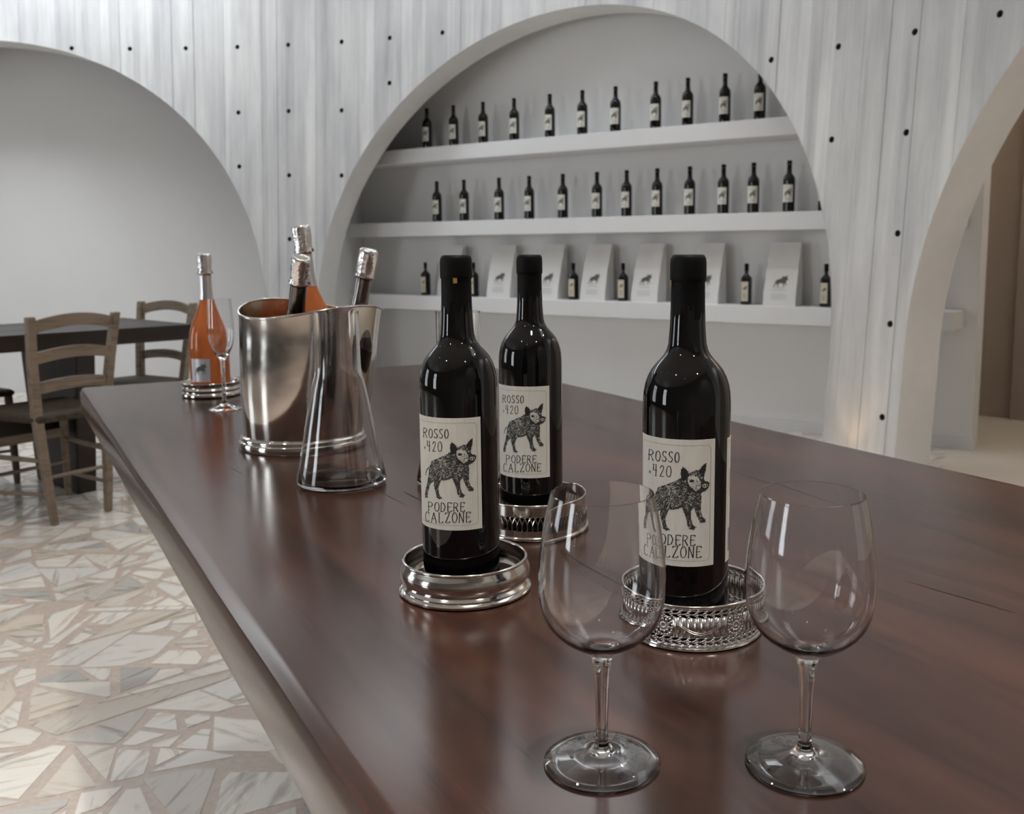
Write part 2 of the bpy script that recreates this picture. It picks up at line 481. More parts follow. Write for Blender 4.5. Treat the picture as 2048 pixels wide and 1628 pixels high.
def build_wall():
    mb = MB()
    HR = 0.0165; HW = 0.024
    hw_deg = math.degrees(HW / R_REF)
    brk = set()
    boards = []
    p = PHI0
    while p < PHI1:
        boards.append((p, rng.uniform(-0.003, 0.003), rng.random())); p += rng.choice([0.45, 0.55, 0.62, 0.75, 0.9])
    for b in boards: brk.add(round(b[0], 4))
    for c, r, vc in ARCHES:
        for k in range(0, 181, 2):
            ph = c + math.degrees(r * math.cos(math.radians(k)) / R_REF)
            if PHI0 < ph < PHI1: brk.add(round(ph, 4))
    for ph, v in HOLES: brk |= {round(ph - hw_deg, 4), round(ph + hw_deg, 4)}
    # no break inside a hole cell
    for ph, v in HOLES:
        brk = {b for b in brk if not (ph - hw_deg + 1e-3 < b < ph + hw_deg - 1e-3)}
    brk |= {PHI0, PHI1}
    brk = sorted(b for b in brk if PHI0 <= b <= PHI1)
    def board_of(ph):
        off = boards[0]
        for b in boards:
            if b[0] <= ph + 1e-6: off = b
            else: break
        return off
    def P(ph, v, off): return polar(ph, wall_r(v) + off, v)
    cups = []
    prev = None
    for a, b in zip(brk[:-1], brk[1:]):
        if b - a < 1e-4: continue
        mid = (a + b) / 2
        off, rn = board_of(mid)[1:]
        if in_arch(mid): va, vb = arch_v(a), arch_v(b)
        else: va = vb = 0.0
        if in_arch(mid):
            if va == 0.0: va = 0.66
            if vb == 0.0: vb = 0.66
        hs = sorted([h for h in HOLES if abs(h[0] - mid) < 0.2 * hw_deg], key=lambda h: h[1])
        levels = []
        lo = (va, vb)
        for h in hs:
            if h[1] - HW > max(va, vb):
                levels.append((lo, (h[1] - HW, h[1] - HW), None)); levels.append(((h[1] - HW,) * 2, (h[1] + HW,) * 2, h)); lo = (h[1] + HW, h[1] + HW)
        levels.append((lo, (CEIL + 0.01, CEIL + 0.01), None))
        sa, sb = math.radians(a) * R_REF, math.radians(b) * R_REF
        for (l0, l1), (u0, u1), h in levels:
            if h is None:
                mb.face([P(a, l0, off), P(b, l1, off), P(b, u1, off), P(a, u0, off)], 0, [(sa, l0), (sb, l1), (sb, u1), (sa, u0)], rn)
            else:
                n = 16
                sq, ci, uvq, uvc = [], [], [], []
                for k in range(n):
                    w = 2 * math.pi * (k + 0.5) / n
                    cx, cy = math.cos(w), math.sin(w)
                    mx = max(abs(cx), abs(cy))
                    x, y = cx / mx, cy / mx
                    ph = mid + (b - a) / 2 * x; v = h[1] + HW * y
                    sq.append(P(ph, v, off)); uvq.append((math.radians(ph) * R_REF, v))
                    ph = mid + math.degrees(HR * cx / R_REF); v = h[1] + HR * cy
                    ci.append(P(ph, v, off)); uvc.append((math.radians(ph) * R_REF, v))
                for k in range(n):
                    k2 = (k + 1) % n
                    mb.face([sq[k], sq[k2], ci[k2], ci[k]], 0, [uvq[k], uvq[k2], uvc[k2], uvc[k]], rn)
                # little corner triangles
                for sx, sy, k in ((1, 1, 1), (-1, 1, 5), (-1, -1, 9), (1, -1, 13)):
                    c = P(mid + (b - a) / 2 * sx, h[1] + HW * sy, off)
                    mb.face([sq[k], c, sq[k + 1]], 0, [uvq[k]] * 3, rn)
                cups.append((mid, h[1], off, ci))
        if prev is not None and prev[0] != off:
            v0 = max(arch_v(a), prev[1])
            if va < 5: mb.face([P(a, va, prev[0]), P(a, va, off), P(a, CEIL, off), P(a, CEIL, prev[0])], 0, [(sa, va), (sa, va), (sa, CEIL), (sa, CEIL)], rn)
        prev = (off, vb)
        # back of the wall
        RB_ = lambda ph, v: polar(ph, wall_r(v) + T_WALL, v)
        mb.face([RB_(b, vb), RB_(a, va), RB_(a, CEIL), RB_(b, CEIL)], 1, [(sb, vb), (sa, va), (sa, CEIL), (sb, CEIL)], rn)
    # soffits and jambs of the arches
    for c, r, vc in ARCHES:
        curve = [(c - math.degrees(r / R_REF), 0.0)]
        for k in range(180, -1, -3):
            curve.append((c + math.degrees(r * math.cos(math.radians(k)) / R_REF), vc + r * math.sin(math.radians(k))))
        curve.append((c + math.degrees(r / R_REF), 0.0))
        acc = 0
        for (p0, v0), (p1, v1) in zip(curve[:-1], curve[1:]):
            if max(p0, p1) > PHI1 + 2 or min(p0, p1) < PHI0 - 2: continue
            f0, f1 = polar(p0, wall_r(v0) - 0.004, v0), polar(p1, wall_r(v1) - 0.004, v1)
            b0, b1 = polar(p0, wall_r(v0) + T_WALL, v0), polar(p1, wall_r(v1) + T_WALL, v1)
            L = (Vector(f1) - Vector(f0)).length
            mb.face([f0, b0, b1, f1], 1, [(0, acc), (T_WALL, acc), (T_WALL, acc + L), (0, acc + L)], 0.5)
            acc += L
    w = mb.build('wall_back', [M['concrete'], M['concrete_plain']])
    tag(w, 'curved board-marked pale concrete wall pierced by tall arches', kind='structure')
    for ph, v, off, ci in cups:
        cb = MB()
        n = len(ci)
        out = (polar(ph, 1, 0) - polar(ph, 0, 0))
        deep = [Vector(q) + out * 0.035 for q in ci]
        for k in range(n):
            k2 = (k + 1) % n
            cb.face([ci[k], ci[k2], deep[k2], deep[k]])
        cb.face(deep)
        cb.build('tie_hole', M['hole'], w)
    return w
wall = build_wall()

def radial_box(mb, c_phi, d0, d1, n0, n1, z0, z1, mi=0):
    """box in the frame of an arch: d along the chord, n outwards from the room centre"""
    a = math.radians(c_phi)
    s, c = math.sin(a), math.cos(a)
    nx, ny = s * DX + c * NX, s * DY + c * NY
    dx, dy = c * DX - s * NX, c * DY - s * NY
    def q(d, n, z): return (CX + d * dx + n * nx, CY + d * dy + n * ny, z)
    mb.hexa([q(d0, n1, z0), q(d0, n0, z0), q(d1, n0, z0), q(d1, n1, z0)], [q(d0, n1, z1), q(d0, n0, z1), q(d1, n0, z1), q(d1, n1, z1)], mi)
    return q

BACK_N = 6.17
mb = MB(); radial_box(mb, 0, -3.0, 2.41, BACK_N, BACK_N + 0.17, 0, CEIL)
tag(mb.build('wall_niche', M['white']), 'white plaster wall behind the bottle shelves', kind='structure')
mb = MB(); radial_box(mb, 0, -3.0, 2.42, BACK_N - 0.012, BACK_N, 0, 0.07)
tag(mb.build('baseboard_niche', M['shelf']), 'white baseboard below the bottle shelves', kind='structure')
mb = MB(); radial_box(mb, -43.9, -3.6, 2.9, 6.35, 6.5, 0, CEIL)
tag(mb.build('wall_left', M['white']), 'plain white plaster wall seen through the arch behind the dining table', kind='structure')
mb = MB(); radial_box(mb, -21.9, -0.12, 0.12, 6.03, 7.2, 0, CEIL)
tag(mb.build('wall_partition', M['white']), 'white partition between two niches', kind='structure')
# hall behind the right-hand arch
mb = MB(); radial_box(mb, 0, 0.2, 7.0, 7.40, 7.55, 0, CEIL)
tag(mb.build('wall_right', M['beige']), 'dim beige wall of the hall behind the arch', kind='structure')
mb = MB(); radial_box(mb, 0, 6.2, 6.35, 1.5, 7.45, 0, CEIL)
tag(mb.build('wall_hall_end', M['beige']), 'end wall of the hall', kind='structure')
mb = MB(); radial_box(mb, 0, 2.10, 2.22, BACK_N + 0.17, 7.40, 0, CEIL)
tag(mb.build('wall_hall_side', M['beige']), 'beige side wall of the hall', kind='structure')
# outer shell around niches so that no sky leaks in
mb = MB()
for k in range(-84, 84, 6):
    a0, a1 = polar(k, 8.4), polar(k + 6, 8.4)
    mb.face([(a1.x, a1.y, 0), (a0.x, a0.y, 0), (a0.x, a0.y, CEIL), (a1.x, a1.y, CEIL)])
for k in (-84, 84):
    a0, a1 = polar(k, 5.8), polar(k, 8.4)
    mb.face([(a0.x, a0.y, 0), (a1.x, a1.y, 0), (a1.x, a1.y, CEIL), (a0.x, a0.y, CEIL)])
tag(mb.build('wall_outer', M['white']), 'outer wall of the building', kind='structure')
# hall door in the beige wall
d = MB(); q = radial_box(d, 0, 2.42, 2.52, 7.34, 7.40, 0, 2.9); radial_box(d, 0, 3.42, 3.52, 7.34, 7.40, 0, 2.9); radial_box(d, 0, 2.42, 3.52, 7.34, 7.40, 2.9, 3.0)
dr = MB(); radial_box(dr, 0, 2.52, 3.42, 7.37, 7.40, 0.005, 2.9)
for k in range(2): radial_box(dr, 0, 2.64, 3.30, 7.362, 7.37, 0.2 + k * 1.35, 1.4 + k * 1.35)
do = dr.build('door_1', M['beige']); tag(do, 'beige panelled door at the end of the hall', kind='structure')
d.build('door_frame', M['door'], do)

# rear part of the round wall with tall windows
def rear_wall():
    mb = MB()
    segs = []
    p = 70.0
    edges = []
    for phi, w, e in WINDOWS:
        h = math.degrees(w / 2 / R_REF); c = phi % 360
        edges.append((c - h, c + h))
    edges.sort()
    pts = [70.0]
    x = 70.0
    while x < 290.0 - 1e-6:
        x = min(x + 3.0, 290.0); pts.append(x)
    for a, b in edges: pts += [a, b]
    pts = sorted(set(pts))
    for a, b in zip(pts[:-1], pts[1:]):
        if b - a < 1e-3: continue
        m_ = (a + b) / 2
        win = any(e0 < m_ < e1 for e0, e1 in edges)
        for z0, z1 in (((0, WIN_Z0), (WIN_Z1, CEIL)) if win else ((0, CEIL),)):
            A, B = polar(a, R_REF), polar(b, R_REF); A2, B2 = polar(a, R_REF + 0.25), polar(b, R_REF + 0.25)
            mb.face([(A.x, A.y, z0), (B.x, B.y, z0), (B.x, B.y, z1), (A.x, A.y, z1)])
            mb.face([(B2.x, B2.y, z0), (A2.x, A2.y, z0), (A2.x, A2.y, z1), (B2.x, B2.y, z1)])
            if win:
                zz = z1 if z0 == 0 else z0
                mb.face([(A.x, A.y, zz), (B.x, B.y, zz), (B2.x, B2.y, zz), (A2.x, A2.y, zz)])
    for a, b in edges:
        for e in (a, b):
            A, A2 = polar(e, R_REF), polar(e, R_REF + 0.25)
            mb.face([(A.x, A.y, WIN_Z0), (A2.x, A2.y, WIN_Z0), (A2.x, A2.y, WIN_Z1), (A.x, A.y, WIN_Z1)])
    tag(mb.build('wall_rear', M['rear']), 'plain round wall with tall windows', kind='structure')
    for i, (phi, w, e) in enumerate(WINDOWS):
        fr = MB()
        t = 0.05
        q = radial_box(fr, phi, -w / 2, -w / 2 + t, 5.70, 5.76, WIN_Z0, WIN_Z1); radial_box(fr, phi, w / 2 - t, w / 2, 5.70, 5.76, WIN_Z0, WIN_Z1)
        radial_box(fr, phi, -w / 2, w / 2, 5.70, 5.76, WIN_Z0, WIN_Z0 + t); radial_box(fr, phi, -w / 2, w / 2, 5.70, 5.76, WIN_Z1 - t, WIN_Z1)
        radial_box(fr, phi, -w / 2, w / 2, 5.70, 5.76, 2.25, 2.30)
        o = fr.build('window_%d' % (i + 1), M['white_frame']); tag(o, 'tall white framed window of the round room', kind='structure')
rear_wall()

# ceiling with the roof light openings
def ceiling():
    mb = MB()
    th = 0.30
    def frame(phi):
        a = math.radians(phi); s_, c_ = math.sin(a), math.cos(a)
        nx, ny = s_ * DX + c_ * NX, s_ * DY + c_ * NY
        dx, dy = c_ * DX - s_ * NX, c_ * DY - s_ * NY
        return lambda d_, n_, z: (CX + d_ * dx + n_ * nx, CY + d_ * dy + n_ * ny, z)
    # rings of the ceiling: inside and outside of the row of roof lights, and the webs between them
    n0, n1, hd = ROOFS[0][1] - 0.35, ROOFS[0][1] + 0.35, ROOFS[0][2] / 2
    inner, outer = [], []
    phis = [r[0] for r in ROOFS]
    for ph in phis:
        q = frame(ph)
        inner += [q(-hd, n0, CEIL), q(hd, n0, CEIL)]; outer += [q(-hd, n1, CEIL), q(hd, n1, CEIL)]
        for d0, m0, d1, m1 in ((-hd, n0, hd, n0), (hd, n0, hd, n1), (hd, n1, -hd, n1), (-hd, n1, -hd, n0)):
            mb.face([q(d0, m0, CEIL), q(d1, m1, CEIL), q(d1, m1, CEIL + th), q(d0, m0, CEIL + th)])
        mb.face([q(-hd, n0, CEIL + th), q(hd, n0, CEIL + th), q(hd, n1, CEIL + th), q(-hd, n1, CEIL + th)])
    for k in (1, 3): mb.face([inner[k], outer[k], outer[k + 1], inner[k + 1]])
    a0, a1 = phis[0] - 25, phis[-1] + 25
    def P(ph, r): v = polar(ph, r); return (v.x, v.y, CEIL)
    # end webs and outer sector up to the outer wall
    out = [P(a0, 5.5)] + outer + [P(a1, 5.5)]
    inn = [P(a0, 4.8)] + inner + [P(a1, 4.8)]
    mb.face([inn[0], out[0], out[1], inn[1]]); mb.face([inn[-2], out[-2], out[-1], inn[-1]])
    rim = [P(a0 + (a1 - a0) * k / (len(out) - 1), 9.4) for k in range(len(out))]
    for k in range(len(out) - 1): mb.face([out[k], rim[k], rim[k + 1], out[k + 1]])
    c = (CX, CY, CEIL)
    for k in range(len(inn) - 1): mb.face([c, inn[k], inn[k + 1]])
    # the rest of the round room
    mb.face([c, P(a1, 4.8), P(a1, 9.4), P(a1 + 30, 9.4)])
    x = a1 + 30
    while x < a0 + 360 - 1e-6:
        y = min(x + 12, a0 + 360); mb.face([c, P(x, 9.4), P(y, 9.4)]); x = y
    tag(mb.build('ceiling', M['ceiling']), 'plain pale ceiling with roof lights', kind='structure')
ceiling()

# ------------------------------------------------------------------ floor: mortar bed and marble pieces
def floor():
    mb = MB()
    B = 9.5
    mb.face([(CX - B, CY - B, 0), (CX + B, CY - B, 0), (CX + B, CY + B, 0), (CX - B, CY + B, 0)])
    fl = mb.build('floor', M['grout']); tag(fl, 'palladiana floor of irregular marble pieces in beige mortar', kind='structure')
    r = random.Random(21)
    def area(p): return 0.5 * abs(sum(p[i][0] * p[i - 1][1] - p[i - 1][0] * p[i][1] for i in range(len(p))))
    def cent(p): return (sum(q[0] for q in p) / len(p), sum(q[1] for q in p) / len(p))
    def clip(p, ox, oy, nx, ny):
        out = []
        for i in range(len(p)):
            a, b = p[i - 1], p[i]
            da = (a[0] - ox) * nx + (a[1] - oy) * ny; db = (b[0] - ox) * nx + (b[1] - oy) * ny
            if (da >= 0) != (db >= 0):
                t = da / (da - db); out.append((a[0] + t * (b[0] - a[0]), a[1] + t * (b[1] - a[1])))
            if db >= 0: out.append(b)
        return out
    pieces = []
    stack = [[(-5.8, 0.9), (3.6, 0.9), (3.6, 7.6), (-5.8, 7.6)]]
    while stack:
        p = stack.pop()
        A = area(p)
        if A < r.choice([0.007, 0.012, 0.020, 0.030, 0.044]):
            pieces.append(p); continue
        c = cent(p)
        # long axis
        best = max(((p[i], p[j]) for i in range(len(p)) for j in range(i)), key=lambda e: (e[0][0] - e[1][0]) ** 2 + (e[0][1] - e[1][1]) ** 2)
        ang = math.atan2(best[0][1] - best[1][1], best[0][0] - best[1][0])
        n_ang = ang + r.gauss(0, 0.6) if A > 0.06 else ang + r.gauss(0, 0.95)
        nx, ny = math.cos(n_ang), math.sin(n_ang)
        e = 0.18 * math.sqrt(A)
        ox, oy = c[0] + r.uniform(-e, e), c[1] + r.uniform(-e, e)
        for s in (1, -1):
            h = clip(p, ox, oy, s * nx, s * ny)
            if len(h) >= 3 and area(h) > 1e-5: stack.append(h)
    done = []
    for p in pieces:
        A0 = area(p); c = cent(p)
        if area(p) < 0.0008: continue
        # orientation counter-clockwise
        if sum(p[i - 1][0] * p[i][1] - p[i][0] * p[i - 1][1] for i in range(len(p))) < 0: p = p[::-1]
        q = list(p)
        for i in range(len(p)):
            a, b = p[i - 1], p[i]
            ex, ey = b[0] - a[0], b[1] - a[1]; L = math.hypot(ex, ey)
            if L < 1e-6: continue
            g = r.choice([0.003, 0.004, 0.006, 0.010, 0.015]); tw = r.gauss(0, 0.07)
            nx, ny = -ey / L, ex / L
            nx, ny = nx * math.cos(tw) - ny * math.sin(tw), nx * math.sin(tw) + ny * math.cos(tw)
            mx_, my_ = (a[0] + b[0]) / 2, (a[1] + b[1]) / 2
            q = clip(q, mx_ + nx * g, my_ + ny * g, nx, ny)
            if len(q) < 3: break
        if len(q) >= 3 and r.random() < 0.5:
            k = r.randrange(len(q)); v = q[k]; cc = cent(q)
            nx, ny = cc[0] - v[0], cc[1] - v[1]; L = math.hypot(nx, ny) or 1; nx, ny = nx / L, ny / L
            cut = r.uniform(0.01, 0.05)
            q = clip(q, v[0] + nx * cut, v[1] + ny * cut, nx, ny)
        if len(q) >= 3 and area(q) > 0.0006: done.append(q)
    # how large each shows: rank by view
    def show(q):
        c = cent(q)
        dx, dy, dz = c[0], c[1], -CAM_Z
        fz = dy * math.cos(PITCH) - dz * math.sin(PITCH); fy = -dy * math.sin(PITCH) - dz * math.cos(PITCH)
        if fz < 0.3: return 0
        u, v = 1158.7 + 1882.5 * dx / fz, 750.9 + 1882.5 * fy / fz
        if not (-80 < u < 700 and 800 < v < 1760): return 0
        # left of the near table edge
        if v > 780 and u > 170 + (v - 780) * 0.66 + 60: return 0
        return area(q) / fz ** 3
    done.sort(key=lambda q: -show(q))
    def add(mbx, q):
        c = cent(q); an = r.uniform(0, math.pi); ox, oy = r.uniform(-40, 40), r.uniform(-40, 40); rn = r.random()
        def uv(pt):
            x, y = pt[0] - c[0], pt[1] - c[1]
            return (ox + x * math.cos(an) + y * math.sin(an), oy - x * math.sin(an) + y * math.cos(an))
        zt = r.uniform(0.0008, 0.0014)
        mbx.face([(a[0], a[1], zt) for a in q], 0, [uv(a) for a in q], rn)
        for i in range(len(q)):
            a, b = q[i - 1], q[i]
            mbx.face([(a[0], a[1], -0.004), (b[0], b[1], -0.004), (b[0], b[1], zt), (a[0], a[1], zt)], 0, [uv(a), uv(b), uv(b), uv(a)], rn)
    for q in done[:300]:
        pm = MB(); add(pm, q); pm.build('marble_piece', M['marble'], fl)
    rest = MB()
    for q in done[300:]: add(rest, q)
    o = rest.build('marble_pieces_beyond', M['marble'], fl); tag(o, kind='stuff')
    return fl
floor_obj = floor()
mb = MB()
pts = [polar(10 + k * 5, 5.80 if k > 2 else 6.62) for k in range(15)]
outer = [polar(10 + k * 5, 9.4) for k in range(15)]
for k in range(14):
    mb.face([(pts[k].x, pts[k].y, 0.002), (outer[k].x, outer[k].y, 0.002), (outer[k + 1].x, outer[k + 1].y, 0.002), (pts[k + 1].x, pts[k + 1].y, 0.002)][::-1])
_fh = mb.build('floor_hall', M['floor_far']); tag(_fh, 'pale smooth stone floor of the hall', kind='structure')

# ------------------------------------------------------------------ shelves
SHELF_Z = [(1.872, 'top'), (1.335, 'middle'), (0.786, 'bottom')]
SHELF_T = 0.103
for z, nm in SHELF_Z:
    mb = MB(); radial_box(mb, 0, -2.62, 2.34, 5.90, BACK_N, z - SHELF_T, z)
    o = mb.build('wall_shelf', M['shelf'], bevel=0.003)
    tag(o, {'top': 'thick white built-in shelf, highest of three in the arched niche',
            'middle': 'thick white built-in shelf in the middle of the arched niche',
            'bottom': 'thick white built-in shelf, lowest in the niche, carrying paper bags'}[nm], 'shelf', 'white shelves in the arched niche')

def niche(d_, n_, z):
    return Vector((CX + d_ * DX + n_ * NX, CY + d_ * DY + n_ * NY, z))
ROT_NICHE = -W_ANG            # local -Y turned to face the room

# ------------------------------------------------------------------ label artwork
R_B = 0.0351
LAB_W, LAB_H = 117.0, 0.1005      # degrees, metres
LAB_Z0 = 0.0605                    # bottom of label above bottle base

def unwrap(px, py):
    """trace coordinates (measured on the curved label) -> flat label coords 0..1 (x right, y up)"""
    t = (py - 105) / 1385.0
    cx = 575 + 35 * t
    s = max(-0.995, min(0.995, (px - cx) / 512.0))
    a = math.asin(s)
    k = 33 + 49 * t
    v = (py + k * (1 - math.cos(a)) - 105) / 1385.0
    return ((math.degrees(a) + 85.0) / 117.0, 1 - v)

BOAR = dict(
    body=[(470, 522), (430, 545), (385, 568), (330, 590), (270, 618), (232, 640), (212, 690), (200, 745), (196, 800), (185, 860), (172, 930), (155, 1000), (145, 1060), (150, 1090),
          (172, 1088), (176, 1050), (186, 1000), (205, 930), (240, 890), (272, 852), (262, 905), (268, 955), (288, 1015), (298, 1070), (330, 1100), (362, 1084), (340, 1058), (322, 1010),
          (314, 965), (328, 920), (344, 880), (352, 858), (400, 862), (450, 848), (500, 832), (520, 890), (548, 950), (562, 1020), (588, 1070), (620, 1078), (652, 1055), (622, 1030), (600, 985), (590, 920),
          (600, 850), (628, 822), (650, 890), (680, 950), (708, 1000), (740, 1006), (767, 990), (738, 960), (716, 930), (700, 870), (702, 800), (705, 740), (692, 672), (660, 690), (600, 660), (550, 610), (520, 560)],
    head=[(540, 470), (565, 455), (600, 447), (640, 432), (668, 440), (700, 480), (722, 515), (735, 555), (775, 560), (795, 575), (790, 610), (760, 645), (720, 672), (680, 688), (640, 684), (595, 655), (555, 615), (528, 560), (520, 520)],
    ear_left=[(485, 398), (512, 415), (538, 445), (552, 482), (528, 525), (505, 552), (478, 538), (468, 480), (470, 430)],
    ear_right=[(742, 356), (749, 378), (738, 440), (722, 512), (700, 500), (664, 440), (700, 395)],
)
FACE_LIGHT = [(548, 500), (600, 490), (660, 510), (690, 555), (700, 600), (680, 640), (640, 660), (600, 630), (560, 590), (545, 545)]
EYE = [(560, 545), (585, 530), (625, 545), (600, 562), (572, 562)]
SNOUT = [(705, 590), (730, 575), (770, 578), (785, 592), (775, 618), (740, 634), (712, 622)]

def inside(p, poly):
    x, y = p; c = False
    for i in range(len(poly)):
        (x0, y0), (x1, y1) = poly[i - 1], poly[i]
        if (y0 > y) != (y1 > y) and x < (x1 - x0) * (y - y0) / (y1 - y0) + x0: c = not c
    return c

class Print:
    """flat drawing in label coordinates -> quads through a mapping function"""
    def __init__(self, fn): self.fn, self.mb = fn, MB()
    def quad(self, pts, mi, h): self.mb.face([self.fn(x, y, h) for x, y in pts], mi)
    def stroke(self, pts, w, mi=0, h=2, ar=1.4, seg=0.05):
        # w in label-height units, ar: label height/width ratio
        P2 = []
        for a, b in zip(pts[:-1], pts[1:]):
            n = max(1, int(abs(b[0] - a[0]) / seg) + 1)
            for k in range(n): P2.append((a[0] + (b[0] - a[0]) * k / n, a[1] + (b[1] - a[1]) * k / n))
        P2.append(pts[-1])
        for a, b in zip(P2[:-1], P2[1:]):
            dx, dy = (b[0] - a[0]) / ar, b[1] - a[1]
            L = math.hypot(dx, dy) or 1e-9
            ox, oy = -dy / L * w / 2 * ar, dx / L * w / 2
            self.quad([(a[0] + ox, a[1] + oy), (a[0] - ox, a[1] - oy), (b[0] - ox, b[1] - oy), (b[0] + ox, b[1] + oy)], mi, h)
    def fill(self, poly, mi=0, h=1, rows=60):
        ys = [p[1] for p in poly]; y0, y1 = min(ys), max(ys)
        st = (y1 - y0) / rows
        for k in range(rows):
            y = y0 + (k + 0.5) * st
            xs = []
            for i in range(len(poly)):
                (xa, ya), (xb, yb) = poly[i - 1], poly[i]
                if (ya > y) != (yb > y): xs.append(xa + (xb - xa) * (y - ya) / (yb - ya))
            xs.sort()
            for a, b in zip(xs[::2], xs[1::2]):
                n = max(1, int((b - a) / 0.06) + 1)
                for j in range(n):
                    xa, xb = a + (b - a) * j / n, a + (b - a) * (j + 1) / n
                    self.quad([(xa, y - st / 2), (xb, y - st / 2), (xb, y + st / 2), (xa, y + st / 2)], mi, h)

def boar(pr, T=unwrap, detail=True, ar=1.4, ink=0, paper=1, rr=None):
    rr = rr or random.Random(3)
    polys = {k: [T(*p) for p in v] for k, v in BOAR.items()}
    for k, v in polys.items(): pr.fill(v, 3 if (detail and k in ('body', 'head')) else ink, 1, 110 if (k == 'body' and detail) else (50 if detail else 24))
    pr.stroke([T(*p) for p in ((200, 712), (172, 742), (156, 785), (158, 820))], 0.010, ink, 1, ar)
    if not detail: return
    pr.fill([T(*p) for p in FACE_LIGHT], paper, 2, 30)
    pr.fill([T(*p) for p in EYE], ink, 3, 8)
    sn = [T(*p) for p in SNOUT]
    pr.fill(sn, paper, 2, 14)
    pr.stroke(sn + sn[:1], 0.007, ink, 3, ar)
    for c in ((732, 606), (760, 600)):
        pr.fill([T(c[0] + 9 * math.cos(w), c[1] + 13 * math.sin(w)) for w in [k * 0.785 for k in range(8)]], ink, 3, 6)
    # face hatching
    for _ in range(70):
        p = (rr.uniform(548, 700), rr.uniform(495, 660))
        if inside(p, FACE_LIGHT):
            a = rr.gauss(0.7, 0.4); L = rr.uniform(10, 26)
            pr.stroke([T(*p), T(p[0] + L * math.cos(a), p[1] + L * math.sin(a))], 0.0030, ink, 3, ar)
    # light hairs scratched through the dark coat
    for _ in range(1500):
        p = (rr.uniform(150, 720), rr.uniform(530, 1090))
        if not inside(p, BOAR['body']): continue
        if p[0] < 400 and p[1] < 880: a = rr.gauss(-0.55 if p[1] < 700 else -1.0, 0.35); L = rr.uniform(18, 52)
        elif p[1] > 850: a = rr.gauss(1.35, 0.3); L = rr.uniform(12, 30)
        else: a = rr.gauss(0.35, 0.55); L = rr.uniform(8, 30)
        e = (p[0] + L * math.cos(a), p[1] + L * math.sin(a))
        if not inside(e, BOAR['body']): continue
        m_ = ((p[0] + e[0]) / 2 + rr.uniform(-4, 4), (p[1] + e[1]) / 2 + rr.uniform(-4, 4))
        pr.stroke([T(*p), T(*m_), T(*e)], rr.choice([0.0014, 0.0018, 0.0026]), paper if rr.random() < 0.55 else ink, 2, ar)
    for _ in range(60):
        p = (rr.uniform(545, 720), rr.uniform(440, 520))
        if inside(p, BOAR['head']) and not inside(p, FACE_LIGHT):
            a = rr.gauss(0.9, 0.5); pr.stroke([T(*p), T(p[0] + 16 * math.cos(a), p[1] + 16 * math.sin(a))], 0.0025, paper, 2, ar)
    # bristles along the outline
    for key in ('body', 'head', 'ear_left', 'ear_right'):
        P_ = BOAR[key]
        for i in range(len(P_)):
            a, b = P_[i - 1], P_[i]
            L = math.hypot(b[0] - a[0], b[1] - a[1])
            for _ in range(int(L / 9)):
                t = rr.random(); q = (a[0] + t * (b[0] - a[0]), a[1] + t * (b[1] - a[1]))
                an = math.atan2(b[1] - a[1], b[0] - a[0]) + rr.gauss(0.0, 0.45)
                l = rr.uniform(8, 20)
                pr.stroke([T(*q), T(q[0] - l * math.cos(an), q[1] - l * math.sin(an))], 0.0035, ink, 2, ar)

O_ = [(0.5 + 0.42 * math.sin(k * math.pi / 6), 0.5 + 0.5 * math.cos(k * math.pi / 6)) for k in range(13)]
FONT = {
    'R': [[(0.08, 0), (0.08, 1), (0.6, 0.98), (0.8, 0.78), (0.6, 0.55), (0.1, 0.5)], [(0.35, 0.5), (0.85, 0)]],
    'O': [O_], '0': [O_],
    'S': [[(0.85, 0.85), (0.6, 1), (0.3, 0.97), (0.15, 0.75), (0.35, 0.55), (0.7, 0.42), (0.85, 0.22), (0.6, 0.02), (0.3, 0), (0.1, 0.15)]],
    'P': [[(0.12, 0), (0.12, 1), (0.65, 0.97), (0.85, 0.75), (0.62, 0.5), (0.12, 0.45)]],
    'D': [[(0.1, 0), (0.1, 1), (0.55, 0.95), (0.85, 0.55), (0.6, 0.08), (0.1, 0)]],
    'E': [[(0.85, 0.9), (0.85, 1), (0.15, 1), (0.15, 0), (0.85, 0), (0.85, 0.1)], [(0.15, 0.52), (0.65, 0.52)]],
    'C': [[(0.85, 0.78), (0.7, 0.97), (0.4, 1), (0.18, 0.75), (0.15, 0.4), (0.3, 0.05), (0.6, 0), (0.85, 0.15)]],
    'A': [[(0.05, 0), (0.45, 1), (0.9, 0)], [(0.22, 0.4), (0.72, 0.4)]],
    'L': [[(0.2, 1), (0.2, 0), (0.85, 0), (0.85, 0.12)]],
    'Z': [[(0.12, 0.88), (0.12, 1), (0.85, 1), (0.1, 0), (0.88, 0), (0.88, 0.12)]],
    'N': [[(0.12, 0), (0.12, 1), (0.82, 0), (0.82, 1)]],
    '4': [[(0.2, 1), (0.15, 0.5), (0.7, 0.5)], [(0.62, 1), (0.62, 0)]],
    '2': [[(0.15, 0.75), (0.35, 1), (0.7, 0.95), (0.75, 0.7), (0.15, 0), (0.85, 0.02)]],
    'e': [[(0.15, 0.5), (0.8, 0.55), (0.6, 0.95), (0.25, 0.8), (0.15, 0.4), (0.45, 0.05), (0.85, 0.2)]],
}
